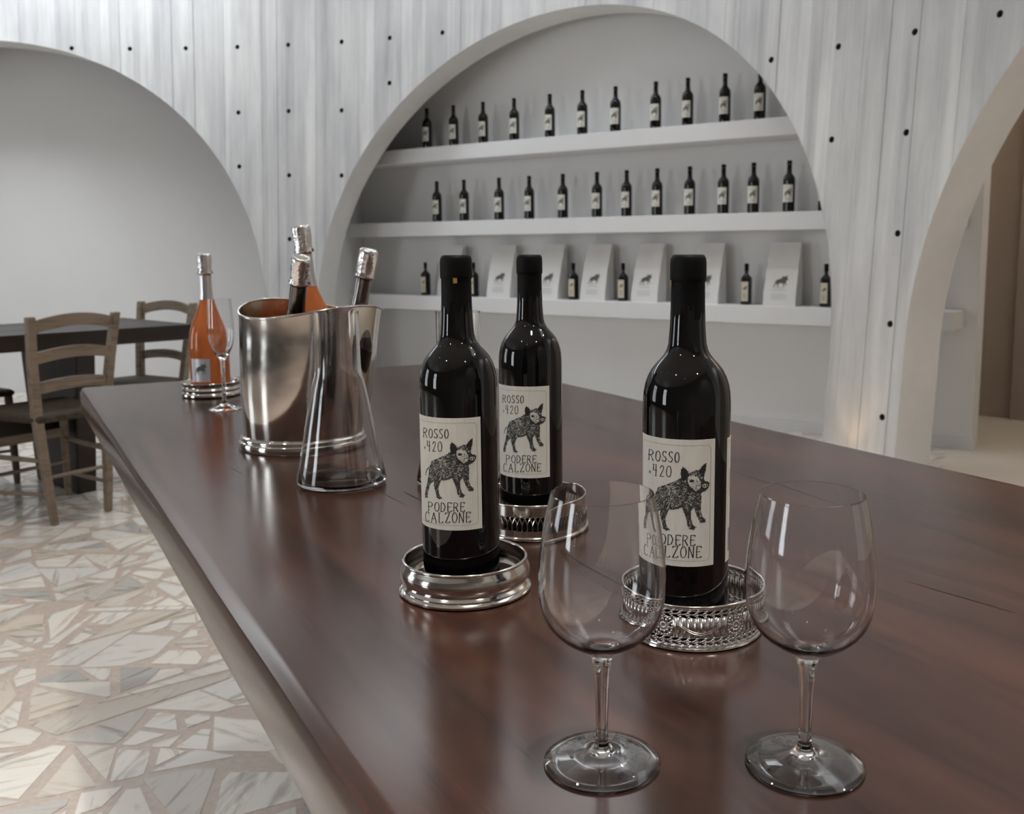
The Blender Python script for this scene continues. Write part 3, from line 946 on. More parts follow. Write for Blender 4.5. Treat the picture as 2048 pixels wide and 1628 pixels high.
def write(pr, text, x0, x1, y0, y1, w, T, ar=1.4, sketch=True, rr=None, mi=0):
    """x,y in trace px (y down): baseline y1, cap y0"""
    rr = rr or random.Random(9)
    n = len(text); cw = (x1 - x0) / n
    for i, ch in enumerate(text):
        dy = rr.uniform(-3, 3)
        for st in FONT[ch]:
            for k in range(2 if sketch else 1):
                j = 0 if k == 0 else 1
                pts = [T(x0 + cw * (i + 0.06 + 0.84 * sx) + j * rr.uniform(2, 7), y1 + (y0 - y1) * sy + dy + j * rr.uniform(-3, 3)) for sx, sy in st]
                pr.stroke(pts, w, mi, 2, ar)
            if sketch:
                for e in (st[0], st[-1]):
                    if ch in 'RPALEDN4Z':
                        ex, ey = x0 + cw * (i + 0.06 + 0.84 * e[0]), y1 + (y0 - y1) * e[1] + dy
                        pr.stroke([T(ex - 9, ey), T(ex + 9, ey)], w, mi, 2, ar)

# maps: cylinder label (a0 = left edge angle, zero at local -Y, positive to the right as seen from outside)
def cyl_map(R, a0, width_deg, z0, h):
    def fn(x, y, lay):
        a = math.radians(a0 + x * width_deg); r = R + 0.00018 + 0.00009 * lay
        return (r * math.sin(a), -r * math.cos(a), z0 + y * h)
    return fn
def label_patch(R, a0, width_deg, z0, h, lay=0, n=30, corner=0.0):
    mb = MB()
    rr = R + 0.00018
    V = []
    for k in range(n + 1):
        a = math.radians(a0 + width_deg * k / n)
        V += [(rr * math.sin(a), -rr * math.cos(a), z0), (rr * math.sin(a), -rr * math.cos(a), z0 + h)]
        V += [((R - 1e-5) * math.sin(a), -(R - 1e-5) * math.cos(a), z0), ((R - 1e-5) * math.sin(a), -(R - 1e-5) * math.cos(a), z0 + h)]
    F = []
    for k in range(n):
        o = 4 * k
        F += [(o, o + 4, o + 5, o + 1), (o + 2, o + 6, o + 4, o), (o + 1, o + 5, o + 7, o + 3)]
    F += [(0, 1, 3, 2), (4 * n, 4 * n + 2, 4 * n + 3, 4 * n + 1)]
    mb.mesh(V, F)
    return mb

# ------------------------------------------------------------------ red wine bottle
BOTTLE_PROF = [(0, 0.004), (0.018, 0.004), (0.029, 0.0012), (0.0325, 0.0008), (0.0345, 0.0035), (0.0350, 0.008), (0.0351, 0.03), (0.0351, 0.178), (0.0350, 0.186),
               (0.0345, 0.1935), (0.0333, 0.200), (0.0312, 0.2062), (0.0284, 0.2115), (0.0250, 0.2158), (0.0215, 0.2195), (0.0185, 0.2232), (0.0165, 0.227), (0.0152, 0.232), (0.0145, 0.240), (0.0139, 0.250), (0.0134, 0.262), (0.0130, 0.295), (0, 0.297)]
CAPSULE_PROF = [(0.0134, 0.2482), (0.01385, 0.2480), (0.0138, 0.252), (0.0135, 0.262), (0.0133, 0.2795), (0.0134, 0.2805), (0.0141, 0.2815), (0.01425, 0.2840), (0.0142, 0.2945), (0.0138, 0.2985), (0.0128, 0.3008), (0.0112, 0.3016), (0.0100, 0.3006), (0, 0.3008)]

def make_wine_bottle(label_a0, tab_a, back=True, gap=78):
    root = empty('wine_bottle')
    b = MB(); b.lathe(BOTTLE_PROF, 72); b.build('glass_body', M['bottle'], root, smooth=50)
    c = MB(); c.lathe(CAPSULE_PROF, 56, jitter=0.00012); cap = c.build('capsule', M['capsule'], root, smooth=50)
    g = MB()
    for k in range(4):
        a = math.radians(tab_a - 7 + k * 3.5); a2 = math.radians(tab_a - 7 + (k + 1) * 3.5); r = 0.01445
        z0, z1 = 0.2770, 0.2818
        g.face([(r * math.sin(a), -r * math.cos(a), z0), (r * math.sin(a2), -r * math.cos(a2), z0 + 0.0002), (r * math.sin(a2), -r * math.cos(a2), z1), (r * math.sin(a), -r * math.cos(a), z1)])
    o = g.build('gold_tab', M['gold'], cap); o['label'] = 'small gold tear tab'
    lab = label_patch(R_B, label_a0, LAB_W, LAB_Z0, LAB_H).build('label', M['paper'], root, smooth=40)
    lab['label'] = 'cream paper label with a drawn boar'
    pr = Print(cyl_map(R_B, label_a0, LAB_W, LAB_Z0, LAB_H))
    boar(pr)
    write(pr, 'ROSSO', 118, 452, 238, 348, 0.0045, unwrap)
    write(pr, '420', 160, 372, 392, 512, 0.0040, unwrap)
    write(pr, 'e', 130, 158, 462, 496, 0.0040, unwrap, sketch=False)
    write(pr, 'PODERE', 178, 668, 1140, 1252, 0.0045, unwrap)
    write(pr, 'CALZONE', 132, 745, 1268, 1392, 0.0045, unwrap)
    # thin border line with round corners
    bd = []
    x0, x1, y0, y1, rx, ry = 0.055, 0.945, 0.045, 0.955, 0.055, 0.038
    for cx_, cy_, a0_ in ((x1 - rx, y1 - ry, 0), (x0 + rx * .3, y1 - ry * .3, 90), (x0 + rx, y0 + ry, 180), (x1 - rx, y0 + ry, 270)):
        f = .3 if a0_ == 90 else 1
        for k in range(5):
            a = math.radians(a0_ + 22.5 * k); bd.append((cx_ + rx * f * math.cos(a), cy_ + ry * f * math.sin(a)))
    pr.stroke(bd + bd[:1], 0.0018, 2, 2)
    p_o = pr.mb.build('label_print', [M['ink'], M['paper'], M['ink_soft'], M['ink_mid']], lab)
    if back:
        a1 = label_a0 + LAB_W + gap
        bl = label_patch(R_B, a1, 62, LAB_Z0 - 0.002, LAB_H).build('back_label', M['paper'], root, smooth=40)
        bp = Print(cyl_map(R_B, a1, 62, LAB_Z0 - 0.002, LAB_H))
        bp.stroke([(0.06, 0.03), (0.06, 0.97), (0.94, 0.97), (0.94, 0.03), (0.06, 0.03)], 0.002, 1, 2, 2.6)
        rr = random.Random(2)
        for k in range(16):
            y = 0.74 - k * 0.014
            bp.stroke([(0.16, y), (rr.uniform(0.7, 0.86), y)], 0.004, 1, 2, 2.6)
        for y in (0.84, 0.48, 0.40, 0.33): bp.stroke([(0.30, y), (0.70, y)], 0.008, 1, 2, 2.6)
        y = 0.08
        while y < 0.27:
            w = rr.choice([0.003, 0.005, 0.008]); bp.stroke([(0.12, y), (0.55, y)], w, 0, 2, 2.6, 0.1); y += w + rr.choice([0.004, 0.006])
        bp.mb.build('back_label_print', [M['ink'], M['ink_soft']], bl)
    return root

def face_cam(x, y): return math.atan2(-x, y)

B1, B2, B3 = (-0.1093, 0.8415), (-0.0543, 1.0356), (0.0857, 0.7428)
bot1 = make_wine_bottle(-85, -4)
bot1.location = (B1[0], B1[1], TT + 0.0045); bot1.rotation_euler.z = face_cam(*B1)
tag(bot1, 'dark red-wine bottle with boar label standing in the plain silver coaster', 'bottle', 'boar label wine bottles on the wooden table')
bot2 = make_wine_bottle(-82, 88)
bot2.location = (B2[0], B2[1], TT + 0.0045); bot2.rotation_euler.z = face_cam(*B2)
tag(bot2, 'dark red-wine bottle with boar label in the arcaded coaster behind the others', 'bottle', 'boar label wine bottles on the wooden table')
bot3 = make_wine_bottle(-78, -72, gap=26)
bot3.location = (B3[0], B3[1], TT + 0.0045); bot3.rotation_euler.z = face_cam(*B3)
tag(bot3, 'dark red-wine bottle with boar label between the two empty wine glasses', 'bottle', 'boar label wine bottles on the wooden table')

# shelf bottles share the meshes; label straight to the front
TOPX = [-1.482, -1.221, -0.943, -0.664, -0.359, -0.094, 0.164, 0.462, 0.688, 0.939, 1.165]
MIDX = [-1.399, -1.134, -0.807, -0.54, -0.255, 0.021, 0.25, 0.477, 0.709, 0.939, 1.136, 1.36, 1.575]
proto = None
for xs, z, nm in ((TOPX, SHELF_Z[0][0], 'top'), (MIDX, SHELF_Z[1][0], 'middle')):
    for i, d_ in enumerate(xs):
        b = copy_tree(bot1)
        p = niche(d_, 6.03, z)
        b.location = p
        b.rotation_euler.z = ROT_NICHE + math.radians(26.5) + rng.uniform(-0.12, 0.12)
        last = ', mostly hidden' if (nm == 'middle' and i == len(xs) - 1) else ''
        tag(b, 'wine bottle, %s from left on the %s shelf%s' % (ORD[i], nm, last), 'bottle', 'wine bottles on the %s shelf' % nm)

# ------------------------------------------------------------------ oil bottles and paper bags on the bottom shelf
def make_oil():
    root = empty('oil_bottle')
    b = MB()
    prof = [(0, 0.002), (0.024, 0.002), (0.028, 0.004), (0.029, 0.010), (0.029, 0.155), (0.027, 0.165), (0.020, 0.176), (0.013, 0.184), (0.0105, 0.192), (0.0105, 0.215), (0, 0.216)]
    def sq(p, a):  # rounded square section below the shoulder
        x, y, z = p
        r = math.hypot(x, y)
        if z > 0.19 or r < 1e-6: return p
        k = 1.0 / max(abs(math.cos(a)), abs(math.sin(a)))
        t = min(1.0, max(0.0, (0.19 - z) / 0.03)); f = 1 + (min(k, 1.25) - 1) * t
        return (x * f, y * f, z)
    b.lathe(prof, 32, fn=sq); b.build('glass_body', M['bottle'], root, smooth=40)
    c = MB(); c.lathe([(0.0105, 0.205), (0.0128, 0.205), (0.0128, 0.247), (0.012, 0.25), (0, 0.25)], 24); c.build('cap', M['capsule'], root, smooth=40)
    l = MB(); l.box(-0.0225, 0.0225, -0.0298, -0.0288, 0.022, 0.140); lb = l.build('label', M['oil_label'], root)
    pr = Print(lambda x, y, h: (-0.0225 + 0.045 * x, -0.0299 - 0.00008 * h, 0.022 + 0.118 * y))
    def T2(px, py): u, v = unwrap(px, py); return (0.08 + 0.84 * u, 0.42 + 0.45 * v)
    boar(pr, T2, False, 2.6)
    for k, w in enumerate((0.5, 0.65, 0.4, 0.55)): pr.stroke([(0.5 - w / 2, 0.38 - k * 0.07), (0.5 + w / 2, 0.38 - k * 0.07)], 0.018, 0, 2, 2.6)
    pr.mb.build('label_print', [M['ink_soft'], M['paper']], lb)
    return root
oil = make_oil()
OILX = [-1.532, -1.056, -0.171, 0.225, 1.102, 1.600]
for i, d_ in enumerate(OILX):
    o = oil if i == 0 else copy_tree(oil)
    o.location = niche(d_, 6.03, SHELF_Z[2][0]); o.rotation_euler.z = ROT_NICHE + rng.uniform(-0.1, 0.1)
    tag(o, 'small dark bottle with cream label, %s from left on bottom shelf' % ORD[i], 'bottle', 'small oil bottles on the bottom shelf')

def make_bag(seed):
    rr = random.Random(seed)
    root = empty('paper_bag')
    W, H = 0.205, 0.372
    nz, nx, ny = 16, 9, 5
    def dep(t): return 0.056 * (1 - 0.88 * t ** 1.5)
    b = MB()
    rings = []
    for k in range(nz + 1):
        t = k / nz
        z = H * t
        hd = dep(t); yb = 0.05 - 0.0 * t           # back stays near the wall side
        ctr = (0.056 - hd) * 0.95
        hw = W / 2 * (1 - 0.05 * t)
        ring = []
        gus = 0.012 * min(1, t * 2.2) + 0.010 * (t > 0.6)
        for j in range(nx): ring.append((-hw + 2 * hw * j / (nx - 1), ctr - hd))
        for j in range(1, ny - 1):
            f = j / (ny - 1); ring.append((hw - gus * math.sin(math.pi * f) * (0.4 + t), ctr - hd + 2 * hd * f))
        for j in range(nx): ring.append((hw - 2 * hw * j / (nx - 1), ctr + hd))
        for j in range(1, ny - 1):
            f = j / (ny - 1); ring.append((-hw + gus * math.sin(math.pi * f) * (0.4 + t), ctr + hd - 2 * hd * f))
        am = 0.0036 * min(1, t * 3)
        rings.append([(x + rr.uniform(-am, am) * .5, y + rr.uniform(-am, am) * (1 if y > ctr - hd + 1e-4 or t > .62 else 0.0), z) for x, y in ring])
    V = [p for r_ in rings for p in r_]
    n = len(rings[0]); F = []
    for k in range(nz):
        for j in range(n):
            j2 = (j + 1) % n
            F.append((k * n + j, k * n + j2, (k + 1) * n + j2, (k + 1) * n + j))
    F.append(tuple(range(n))[::-1]); F.append(tuple(nz * n + j for j in range(n)))
    b.mesh(V, F)
    body = b.build('bag_body', M['bag'], root, smooth=35)
    # folded top strip
    s = MB(); yt = (0.056 - dep(1)) * 0.95
    s.box(-W / 2 * .95, W / 2 * .95, yt - 0.008, yt + 0.005, H - 0.02, H + 0.004); s.build('folded_top', M['bag'], root, bevel=0.002)
    def fn(x, y, h):
        t = (0.04 + 0.50 * y) / 1.0; z = H * t
        hd = dep(t); ctr = (0.056 - hd) * 0.95
        return (-0.085 + 0.17 * x, ctr - hd - 0.0006 - 0.0001 * h - 0.0004, z)
    pr = Print(fn)
    def T2(px, py): u, v = unwrap(px, py); return (0.10 + 0.72 * u, 0.52 + 0.70 * (v - 0.28))
    boar(pr, T2, False, 1.1)
    for k, w in enumerate((0.34, 0.5)): pr.stroke([(0.47 - w / 2, 0.50 - k * 0.07), (0.47 + w / 2, 0.50 - k * 0.07)], 0.014, 1, 2, 1.1)
    for k, w in enumerate((0.5, 0.62, 0.56, 0.6)): pr.stroke([(0.47 - w / 2, 0.30 - k * 0.05), (0.47 + w / 2, 0.30 - k * 0.05)], 0.010, 1, 2, 1.1)
    pr.mb.build('bag_print', [M['ink_soft'], simple_grey], body)
    return root
simple_grey = simple('pale_grey_print', (0.42, 0.42, 0.43), 0.7)
BAGX = [-1.285, -0.800, -0.370, 0.010, 0.410, 0.835, 1.330]
bags = [make_bag(1), make_bag(2)]
used = [False, False]
BAGL = ['leftmost, half hidden behind the nearest-left wine bottle cap', 'second from left on the bottom shelf', 'third from left on the bottom shelf', 'fourth from left on the bottom shelf',
        'fifth from left on the bottom shelf', 'sixth from left on the bottom shelf', 'rightmost, nearest the concrete pillar']
for i, d_ in enumerate(BAGX):
    k = i % 2
    o = bags[k] if not used[k] else copy_tree(bags[k])
    used[k] = True
    o.location = niche(d_, 6.045, SHELF_Z[2][0]); o.rotation_euler.z = ROT_NICHE + rng.uniform(-0.08, 0.08)
    tag(o, 'white boar-print paper bag, ' + BAGL[i], 'bag', 'white paper bags on the bottom shelf')

# ------------------------------------------------------------------ the big wooden table
TH = 0.5534
UX, UY = -math.sin(TH), math.cos(TH)       # along the length, away from the camera
NXt, NYt = math.cos(TH), math.sin(TH)
TA = (-1.1706, 2.1814)
def tab(n_, u_, z=0.0): return Vector((TA[0] + n_ * NXt + u_ * UX, TA[1] + n_ * NYt + u_ * UY, z))
def big_table():
    L, W, T = 2.95, 0.996, 0.064
    root = empty('wooden_table', tab(W / 2, -L / 2, 0), TH + math.pi / 2)
    # local x along the length (away), local y to the left
    b = MB()
    rr = random.Random(4)
    ns = 60
    prof = [(0.016, -T), (0.010, -T), (0.002, -T + 0.006), (0.0, -T + 0.012), (0.0, -0.014), (0.001, -0.009), (0.004, -0.003), (0.010, 0.0), (0.018, 0.0)]
    ph = [rr.uniform(0, 6.28) for _ in range(4)]
    def wob(s): return 0.0008 * math.sin(3.1 * s + ph[0]) + 0.0005 * math.sin(8.3 * s + ph[1]) + 0.0003 * math.sin(21 * s + ph[2])
    # outline, counter-clockwise from above: rounded rectangle inset by ins
    def outline(ins):
        hl, hw = L / 2 - ins, W / 2 - ins
        rc = max(0.014 - ins, 0.0015)
        out = []
        cs = [(hl - rc, hw - rc, 0), (-hl + rc, hw - rc, 90), (-hl + rc, -hw + rc, 180), (hl - rc, -hw + rc, 270)]
        for i, (cx, cy, a0) in enumerate(cs):
            for k in range(5):
                a = math.radians(a0 + 90 * k / 4); out.append((cx + rc * math.cos(a), cy + rc * math.sin(a)))
            p = out[-1]; c2 = cs[(i + 1) % 4]; a = math.radians(c2[2])
            q = (c2[0] + rc * math.cos(a), c2[1] + rc * math.sin(a))
            m_ = ns if i % 2 == 0 else 16
            for k in range(1, m_):
                t = k / m_; x, y = p[0] + (q[0] - p[0]) * t, p[1] + (q[1] - p[1]) * t
                w = wob(x + 2 * y) * min(1, 8 * t, 8 * (1 - t))
                if i % 2 == 0: y -= math.copysign(w, y)
                else: x -= math.copysign(w, x)
                out.append((x, y))
        return out
    V = []
    for (ins, z) in prof:
        o_ = outline(ins); n = len(o_)
        V += [(x, y, z) for x, y in o_]
    F = []
    for k in range(len(prof) - 1):
        for j in range(n):
            j2 = (j + 1) % n
            F.append((k * n + j, k * n + j2, (k + 1) * n + j2, (k + 1) * n + j))
    F.append(tuple(range(n))[::-1]); F.append(tuple((len(prof) - 1) * n + j for j in range(n)))
    b.mesh(V, F)
    top = b.build('tabletop', M['wood'], root, smooth=28, loc=(0, 0, TT))
    # weathered splits along the grain: (n, u) start and end on the top, width
    for (n0, u0), (n1, u1), w in (((0.283, -1.330), (0.290, -1.440), 0.0028), ((0.250, -1.22), (0.262, -1.40), 0.0010), ((0.560, -1.905), (0.575, -2.010), 0.0016), ((0.580, -2.03), (0.588, -2.12), 0.0009),
                                  ((0.330, -1.62), (0.322, -1.80), 0.0008), ((0.120, -1.05), (0.128, -1.12), 0.0009), ((0.720, -1.45), (0.712, -1.70), 0.0009)):
        ck = MB(); m_ = 9
        up_, lo_ = [], []
        for k in range(m_ + 1):
            t = k / m_
            x = u0 + (u1 - u0) * t + L / 2; y = W / 2 - (n0 + (n1 - n0) * t) + rr.uniform(-0.0006, 0.0006)
            h = w / 2 * math.sin(math.pi * min(1, max(0, t))) ** 0.6 if 0 < k < m_ else 0.0001
            up_.append((x, y + h, 0.00025)); lo_.append((x, y - h, 0.00025))
        for k in range(m_): ck.face([lo_[k], lo_[k + 1], up_[k + 1], up_[k]][::-1])
        ck.build('wood_split', M['split'], top)
    for s in (-1, 1):
        g = MB(); x = s * (L / 2 - 0.55)
        g.hexa([(x + .045, .15, 0), (x - .045, .15, 0), (x - .045, -.15, 0), (x + .045, -.15, 0)], [(x + .045, .19, TT - T), (x - .045, .19, TT - T), (x - .045, -.19, TT - T), (x + .045, -.19, TT - T)])
        g.build('slab_leg', M['wood_dark'], root, bevel=0.004)
    g = MB(); g.box(-L / 2 + 0.55, L / 2 - 0.55, -0.03, 0.03, 0.28, 0.40); g.build('stretcher', M['wood_dark'], root, bevel=0.004)
    tag(root, 'long thick reddish-brown wooden table in the foreground', 'table')
big_table()

# ------------------------------------------------------------------ silver coasters
def turned(name, prof, mat, parent, n=96): 
    b = MB(); b.lathe(prof, n, close=False); return b.build(name, mat, parent, smooth=35)
def base_disc(root, R):
    b = MB(); b.lathe([(0, 0.0004), (R - 0.003, 0.0004), (R - 0.003, 0.0042), (0, 0.0042)], 72); return b.build('wooden_base', M['wood_dark'], root, smooth=35)
def ring(name, R, r, z, mat, root, n=96, m_=10):
    b = MB(); b.lathe([(R + r * math.cos(2 * math.pi * k / m_), z + r * math.sin(2 * math.pi * k / m_)) for k in range(m_)], n, close=True); return b.build(name, mat, root, smooth=60)

def coaster_plain(x, y):
    root = empty('wine_coaster', (x, y, TT))
    R = 0.0590
    prof = [(R - 0.004, 0.0005), (R + 0.0005, 0.0006), (R + 0.0016, 0.002), (R + 0.0016, 0.0035), (R + 0.0002, 0.0050), (R - 0.0012, 0.0058), (R - 0.0008, 0.0070), (R - 0.0022, 0.0085),
            (R - 0.0030, 0.0095), (R - 0.0010, 0.0120), (R + 0.0004, 0.0155), (R + 0.0010, 0.0190), (R + 0.0004, 0.0225), (R - 0.0010, 0.0258), (R - 0.0026, 0.0282), (R - 0.0030, 0.0292),
            (R - 0.0038, 0.0292), (R - 0.0034, 0.0275), (R - 0.0015, 0.0245), (R - 0.0004, 0.0190), (R - 0.0020, 0.0125), (R - 0.0045, 0.0090), (R - 0.0045, 0.0042)]
    turned('bowl_band', prof, M['silver'], root)
    ring('rim', R - 0.0030, 0.0016, 0.0302, M['silver'], root)
    base_disc(root, R)
    tag(root, 'plain round silver wine coaster with a bulging side', 'coaster', 'silver wine coasters on the wooden table')
    return root
coaster_plain(-0.1059, 0.8400)

def coaster_arcade(x, y):
    root = empty('wine_coaster', (x, y, TT))
    R = 0.0588
    def band(z0, z1, name):
        turned(name, [(R - 0.0005, z0), (R + 0.0005, z0), (R + 0.0005, z1), (R - 0.0005, z1), (R - 0.0005, z0)], M['silver'], root)
    band(0.0275, 0.0385, 'upper_band'); band(0.0045, 0.0118, 'lower_band')
    b = MB(); n = 66
    def P(k, z): a = 2 * math.pi * k / n; return (R * math.cos(a), R * math.sin(a), z)
    for k in range(n):
        b.tube([P(k, 0.0115), P(k, 0.0185)], 0.00058, 5)
        for s in (-1, 1):
            b.tube([P(k + s * t, 0.0185 + 0.0092 * math.sin(t * math.pi / 2) ** 0.9) for t in (0, 0.12, 0.3, 0.55, 0.8, 1.0)], 0.00052, 5)
    b.build('arcade_gallery', M['silver'], root, smooth=60)
    ring('rim', R, 0.0012, 0.0392, M['silver'], root); ring('foot_ring', R + 0.0008, 0.0024, 0.0030, M['silver'], root)
    base_disc(root, R)
    tag(root, 'round silver coaster pierced with interlaced pointed arches', 'coaster', 'silver wine coasters on the wooden table')
coaster_arcade(B2[0] + 0.001, B2[1] + 0.001)

def coaster_leaf(x, y, rot):
    root = empty('wine_coaster', (x, y, TT), rot)
    R = 0.0565
    n = 54
    b = MB()
    def P(a, z, dr=0.0): return ((R + dr) * math.cos(a), (R + dr) * math.sin(a), z)
    st = 2 * math.pi / n
    def plain(z0, z1, a0, a1, k=1):
        for i in range(k):
            p, q = a0 + (a1 - a0) * i / k, a0 + (a1 - a0) * (i + 1) / k
            b.face([P(p, z0), P(q, z0), P(q, z1), P(p, z1)])
    def cell(a0, a1, z0, z1, hole):
        """rectangle with a hole given by points in 0..1, counter-clockwise"""
        m_ = len(hole)
        rect = []
        for (hx, hy) in hole:
            dx, dy = hx - 0.5, hy - 0.5
            k = 0.5 / max(abs(dx), abs(dy)); rect.append((0.5 + dx * k, 0.5 + dy * k))
        f = lambda p: P(a0 + (a1 - a0) * p[0], z0 + (z1 - z0) * p[1])
        for i in range(m_):
            j = (i + 1) % m_
            b.face([f(rect[i]), f(rect[j]), f(hole[j]), f(hole[i])])
            # missing rectangle corner
            for cx_, cy_ in ((0, 0), (1, 0), (1, 1), (0, 1)):
                r0, r1 = rect[i], rect[j]
                on0 = abs(r0[0] - cx_) < 1e-6 or abs(r0[1] - cy_) < 1e-6; on1 = abs(r1[0] - cx_) < 1e-6 or abs(r1[1] - cy_) < 1e-6
                if on0 and on1 and abs(r0[0] - r1[0]) > 1e-6 and abs(r0[1] - r1[1]) > 1e-6:
                    b.face([f(r0), f((cx_, cy_)), f(r1)])
    up = [(0.10, 0.14), (0.42, 0.10), (0.70, 0.30), (0.90, 0.62), (0.92, 0.88), (0.58, 0.90), (0.30, 0.74), (0.12, 0.44)]
    dn = [(0.10, 0.56), (0.30, 0.26), (0.58, 0.10), (0.92, 0.12), (0.90, 0.38), (0.70, 0.70), (0.42, 0.90), (0.12, 0.86)]
    for zr in (0.0052, 0.0270):
        for k in range(n):
            cell(k * st, (k + 1) * st, zr, zr + 0.0032, dn); cell(k * st, (k + 1) * st, zr + 0.0032, zr + 0.0064, up)
    plain(0.0030, 0.0052, 0, 2 * math.pi, n); plain(0.0334, 0.0352, 0, 2 * math.pi, n)
    # middle band with rosettes
    z0, z1 = 0.0116, 0.0270
    hw = 0.0077 / R
    for k in range(6):
        c = k * math.pi / 3
        plain(z0, z1, c + hw, c + math.pi / 3 - hw, 8)
        zc = (z0 + z1) / 2; m_ = 20
        def Q(rad, w): return P(c + rad * math.cos(w) / R, zc + rad * math.sin(w))
        for i in range(m_):
            w0, w1 = 2 * math.pi * i / m_, 2 * math.pi * (i + 1) / m_
            b.face([P(c, zc), Q(0.0034, w0), Q(0.0034, w1)])
            if i % 2: b.face([Q(0.0034, w0), Q(0.0066, w0), Q(0.0066, w1), Q(0.0034, w1)])
            else:
                wm = (w0 + w1) / 2
                b.face([Q(0.0034, w0), Q(0.0066, w0), Q(0.0034, wm)])
                b.face([Q(0.0034, wm), Q(0.0066, w1), Q(0.0034, w1)])
            def sqp(w):
                x_, y_ = math.cos(w), math.sin(w); k_ = 0.0077 / max(abs(x_), abs(y_)); return P(c + x_ * k_ / R, zc + y_ * k_)
            # hole stays open between radii only; ring outwards to the square
            b.face([Q(0.0066, w0), sqp(w0), sqp(w1), Q(0.0066, w1)])
    o = b.build('pierced_band', M['silver_soft'], root, smooth=30)
    sm = o.modifiers.new('thickness', 'SOLIDIFY'); sm.thickness = 0.0009; sm.offset = 0
    # engraved swags
    s = MB()
    for k in range(6):
        c = k * math.pi / 3
        for dz in (0.0, 0.0014):
            s.tube([P(c + math.pi / 3 * (0.17 + 0.66 * t), 0.0245 - dz - 0.0090 * math.sin(math.pi * t), 0.00045) for t in [i / 12 for i in range(13)]], 0.00012, 4)
    s.build('engraved_swags', M['silver_soft'], root)
    ring('rim', R, 0.0013, 0.0358, M['silver'], root)
    turned('foot_ring', [(R - 0.003, 0.0005), (R + 0.0012, 0.0006), (R + 0.0026, 0.0014), (R + 0.0022, 0.0026), (R + 0.0008, 0.0032), (R + 0.0006, 0.0040), (R - 0.0008, 0.0042)], M['silver'], root)
    base_disc(root, R)
    tag(root, 'round silver coaster pierced with leaf borders and rosettes', 'coaster', 'silver wine coasters on the wooden table')
coaster_leaf(0.0925, 0.7530, face_cam(0.0925, 0.753) + math.radians(-90 + 38))

def coaster_ribbed(x, y):
    root = empty('wine_coaster', (x, y, TT))
    R = 0.0600
    prof = [(R - 0.004, 0.0005), (R - 0.001, 0.0008), (R + 0.0012, 0.0030), (R + 0.0014, 0.0065), (R - 0.0006, 0.0098), (R - 0.0024, 0.0112), (R - 0.0006, 0.0130), (R + 0.0010, 0.0165), (R - 0.0004, 0.0200), (R - 0.0026, 0.0218),
            (R - 0.0010, 0.0238), (R + 0.0006, 0.0270), (R + 0.0014, 0.0300), (R + 0.0006, 0.0312), (R - 0.0010, 0.0300), (R - 0.0030, 0.0250), (R - 0.0045, 0.0200), (R - 0.0040, 0.0120), (R - 0.0045, 0.0042)]
    turned('ribbed_band', prof, M['silver'], root)
    ring('rim', R + 0.0006, 0.0012, 0.0308, M['silver'], root)
    base_disc(root, R)
    tag(root, 'ribbed round silver coaster under the orange bottle', 'coaster', 'silver wine coasters on the wooden table')
RO = (-0.8103, 2.0510)
coaster_ribbed(*RO)

# ------------------------------------------------------------------ glassware
def shell(prof_out, t, floor_z=None):
    """closed wall profile: outer profile bottom->top, inner offset by t down to floor_z"""
    inner = [(max(r - t, 0.0), z) for r, z in reversed(prof_out) if floor_z is None or z >= floor_z]
    return prof_out + inner

def make_wine_glass():
    root = empty('wine_glass')
    bowl = [(0.0, 0.0665), (0.0045, 0.0668), (0.0075, 0.0690), (0.0120, 0.0722), (0.0185, 0.0760), (0.0245, 0.0802), (0.0295, 0.0848), (0.0332, 0.0900), (0.0358, 0.0965), (0.0373, 0.1040), (0.0379, 0.1125),
            (0.0378, 0.1210), (0.0371, 0.1300), (0.0360, 0.1390), (0.0345, 0.1490), (0.0325, 0.1590), (0.0303, 0.1680)]
    inner = [(0.0296, 0.1682), (0.0318, 0.1590), (0.0338, 0.1490), (0.0353, 0.1390), (0.0364, 0.1300), (0.0371, 0.1210), (0.0372, 0.1125), (0.0366, 0.1042), (0.0350, 0.0970), (0.0323, 0.0906), (0.0285, 0.0856), (0.0235, 0.0813),
             (0.0175, 0.0776), (0.0110, 0.0745), (0.0050, 0.0728), (0.0, 0.0724)]
    stem = [(0.0075, 0.0690), (0.0062, 0.0660), (0.0053, 0.0615), (0.0047, 0.0540), (0.0043, 0.0460), (0.0039, 0.0350), (0.0036, 0.0250), (0.0038, 0.0150), (0.0048, 0.0112), (0.0068, 0.0092), (0.0100, 0.0078), (0.0180, 0.0055), (0.0270, 0.0034), (0.0345, 0.0020), (0.0355, 0.0012), (0.0350, 0.0004), (0.0335, 0.0005), (0.0270, 0.0017), (0.0180, 0.0034), (0.0100, 0.0048), (0.0, 0.0052)]
    b = MB()
    outer = [p for p in bowl if p[0] >= 0.0075]
    b.lathe(list(reversed(stem)) + outer[1:] + inner, 80)
    b.build('glass_vessel', M['glass'], root, smooth=60)
    return root
GL, GR = (0.0131, 0.5381), (0.1354, 0.5346)
g1 = make_wine_glass(); g1.location = (*GL, TT + 0.0002)
tag(g1, 'empty stemmed wine glass nearest the front, left one', 'wine glass', 'empty wine glasses in front')
g2 = copy_tree(g1); g2.location = (*GR, TT + 0.0002)
tag(g2, 'empty stemmed wine glass nearest the front, right one', 'wine glass', 'empty wine glasses in front')

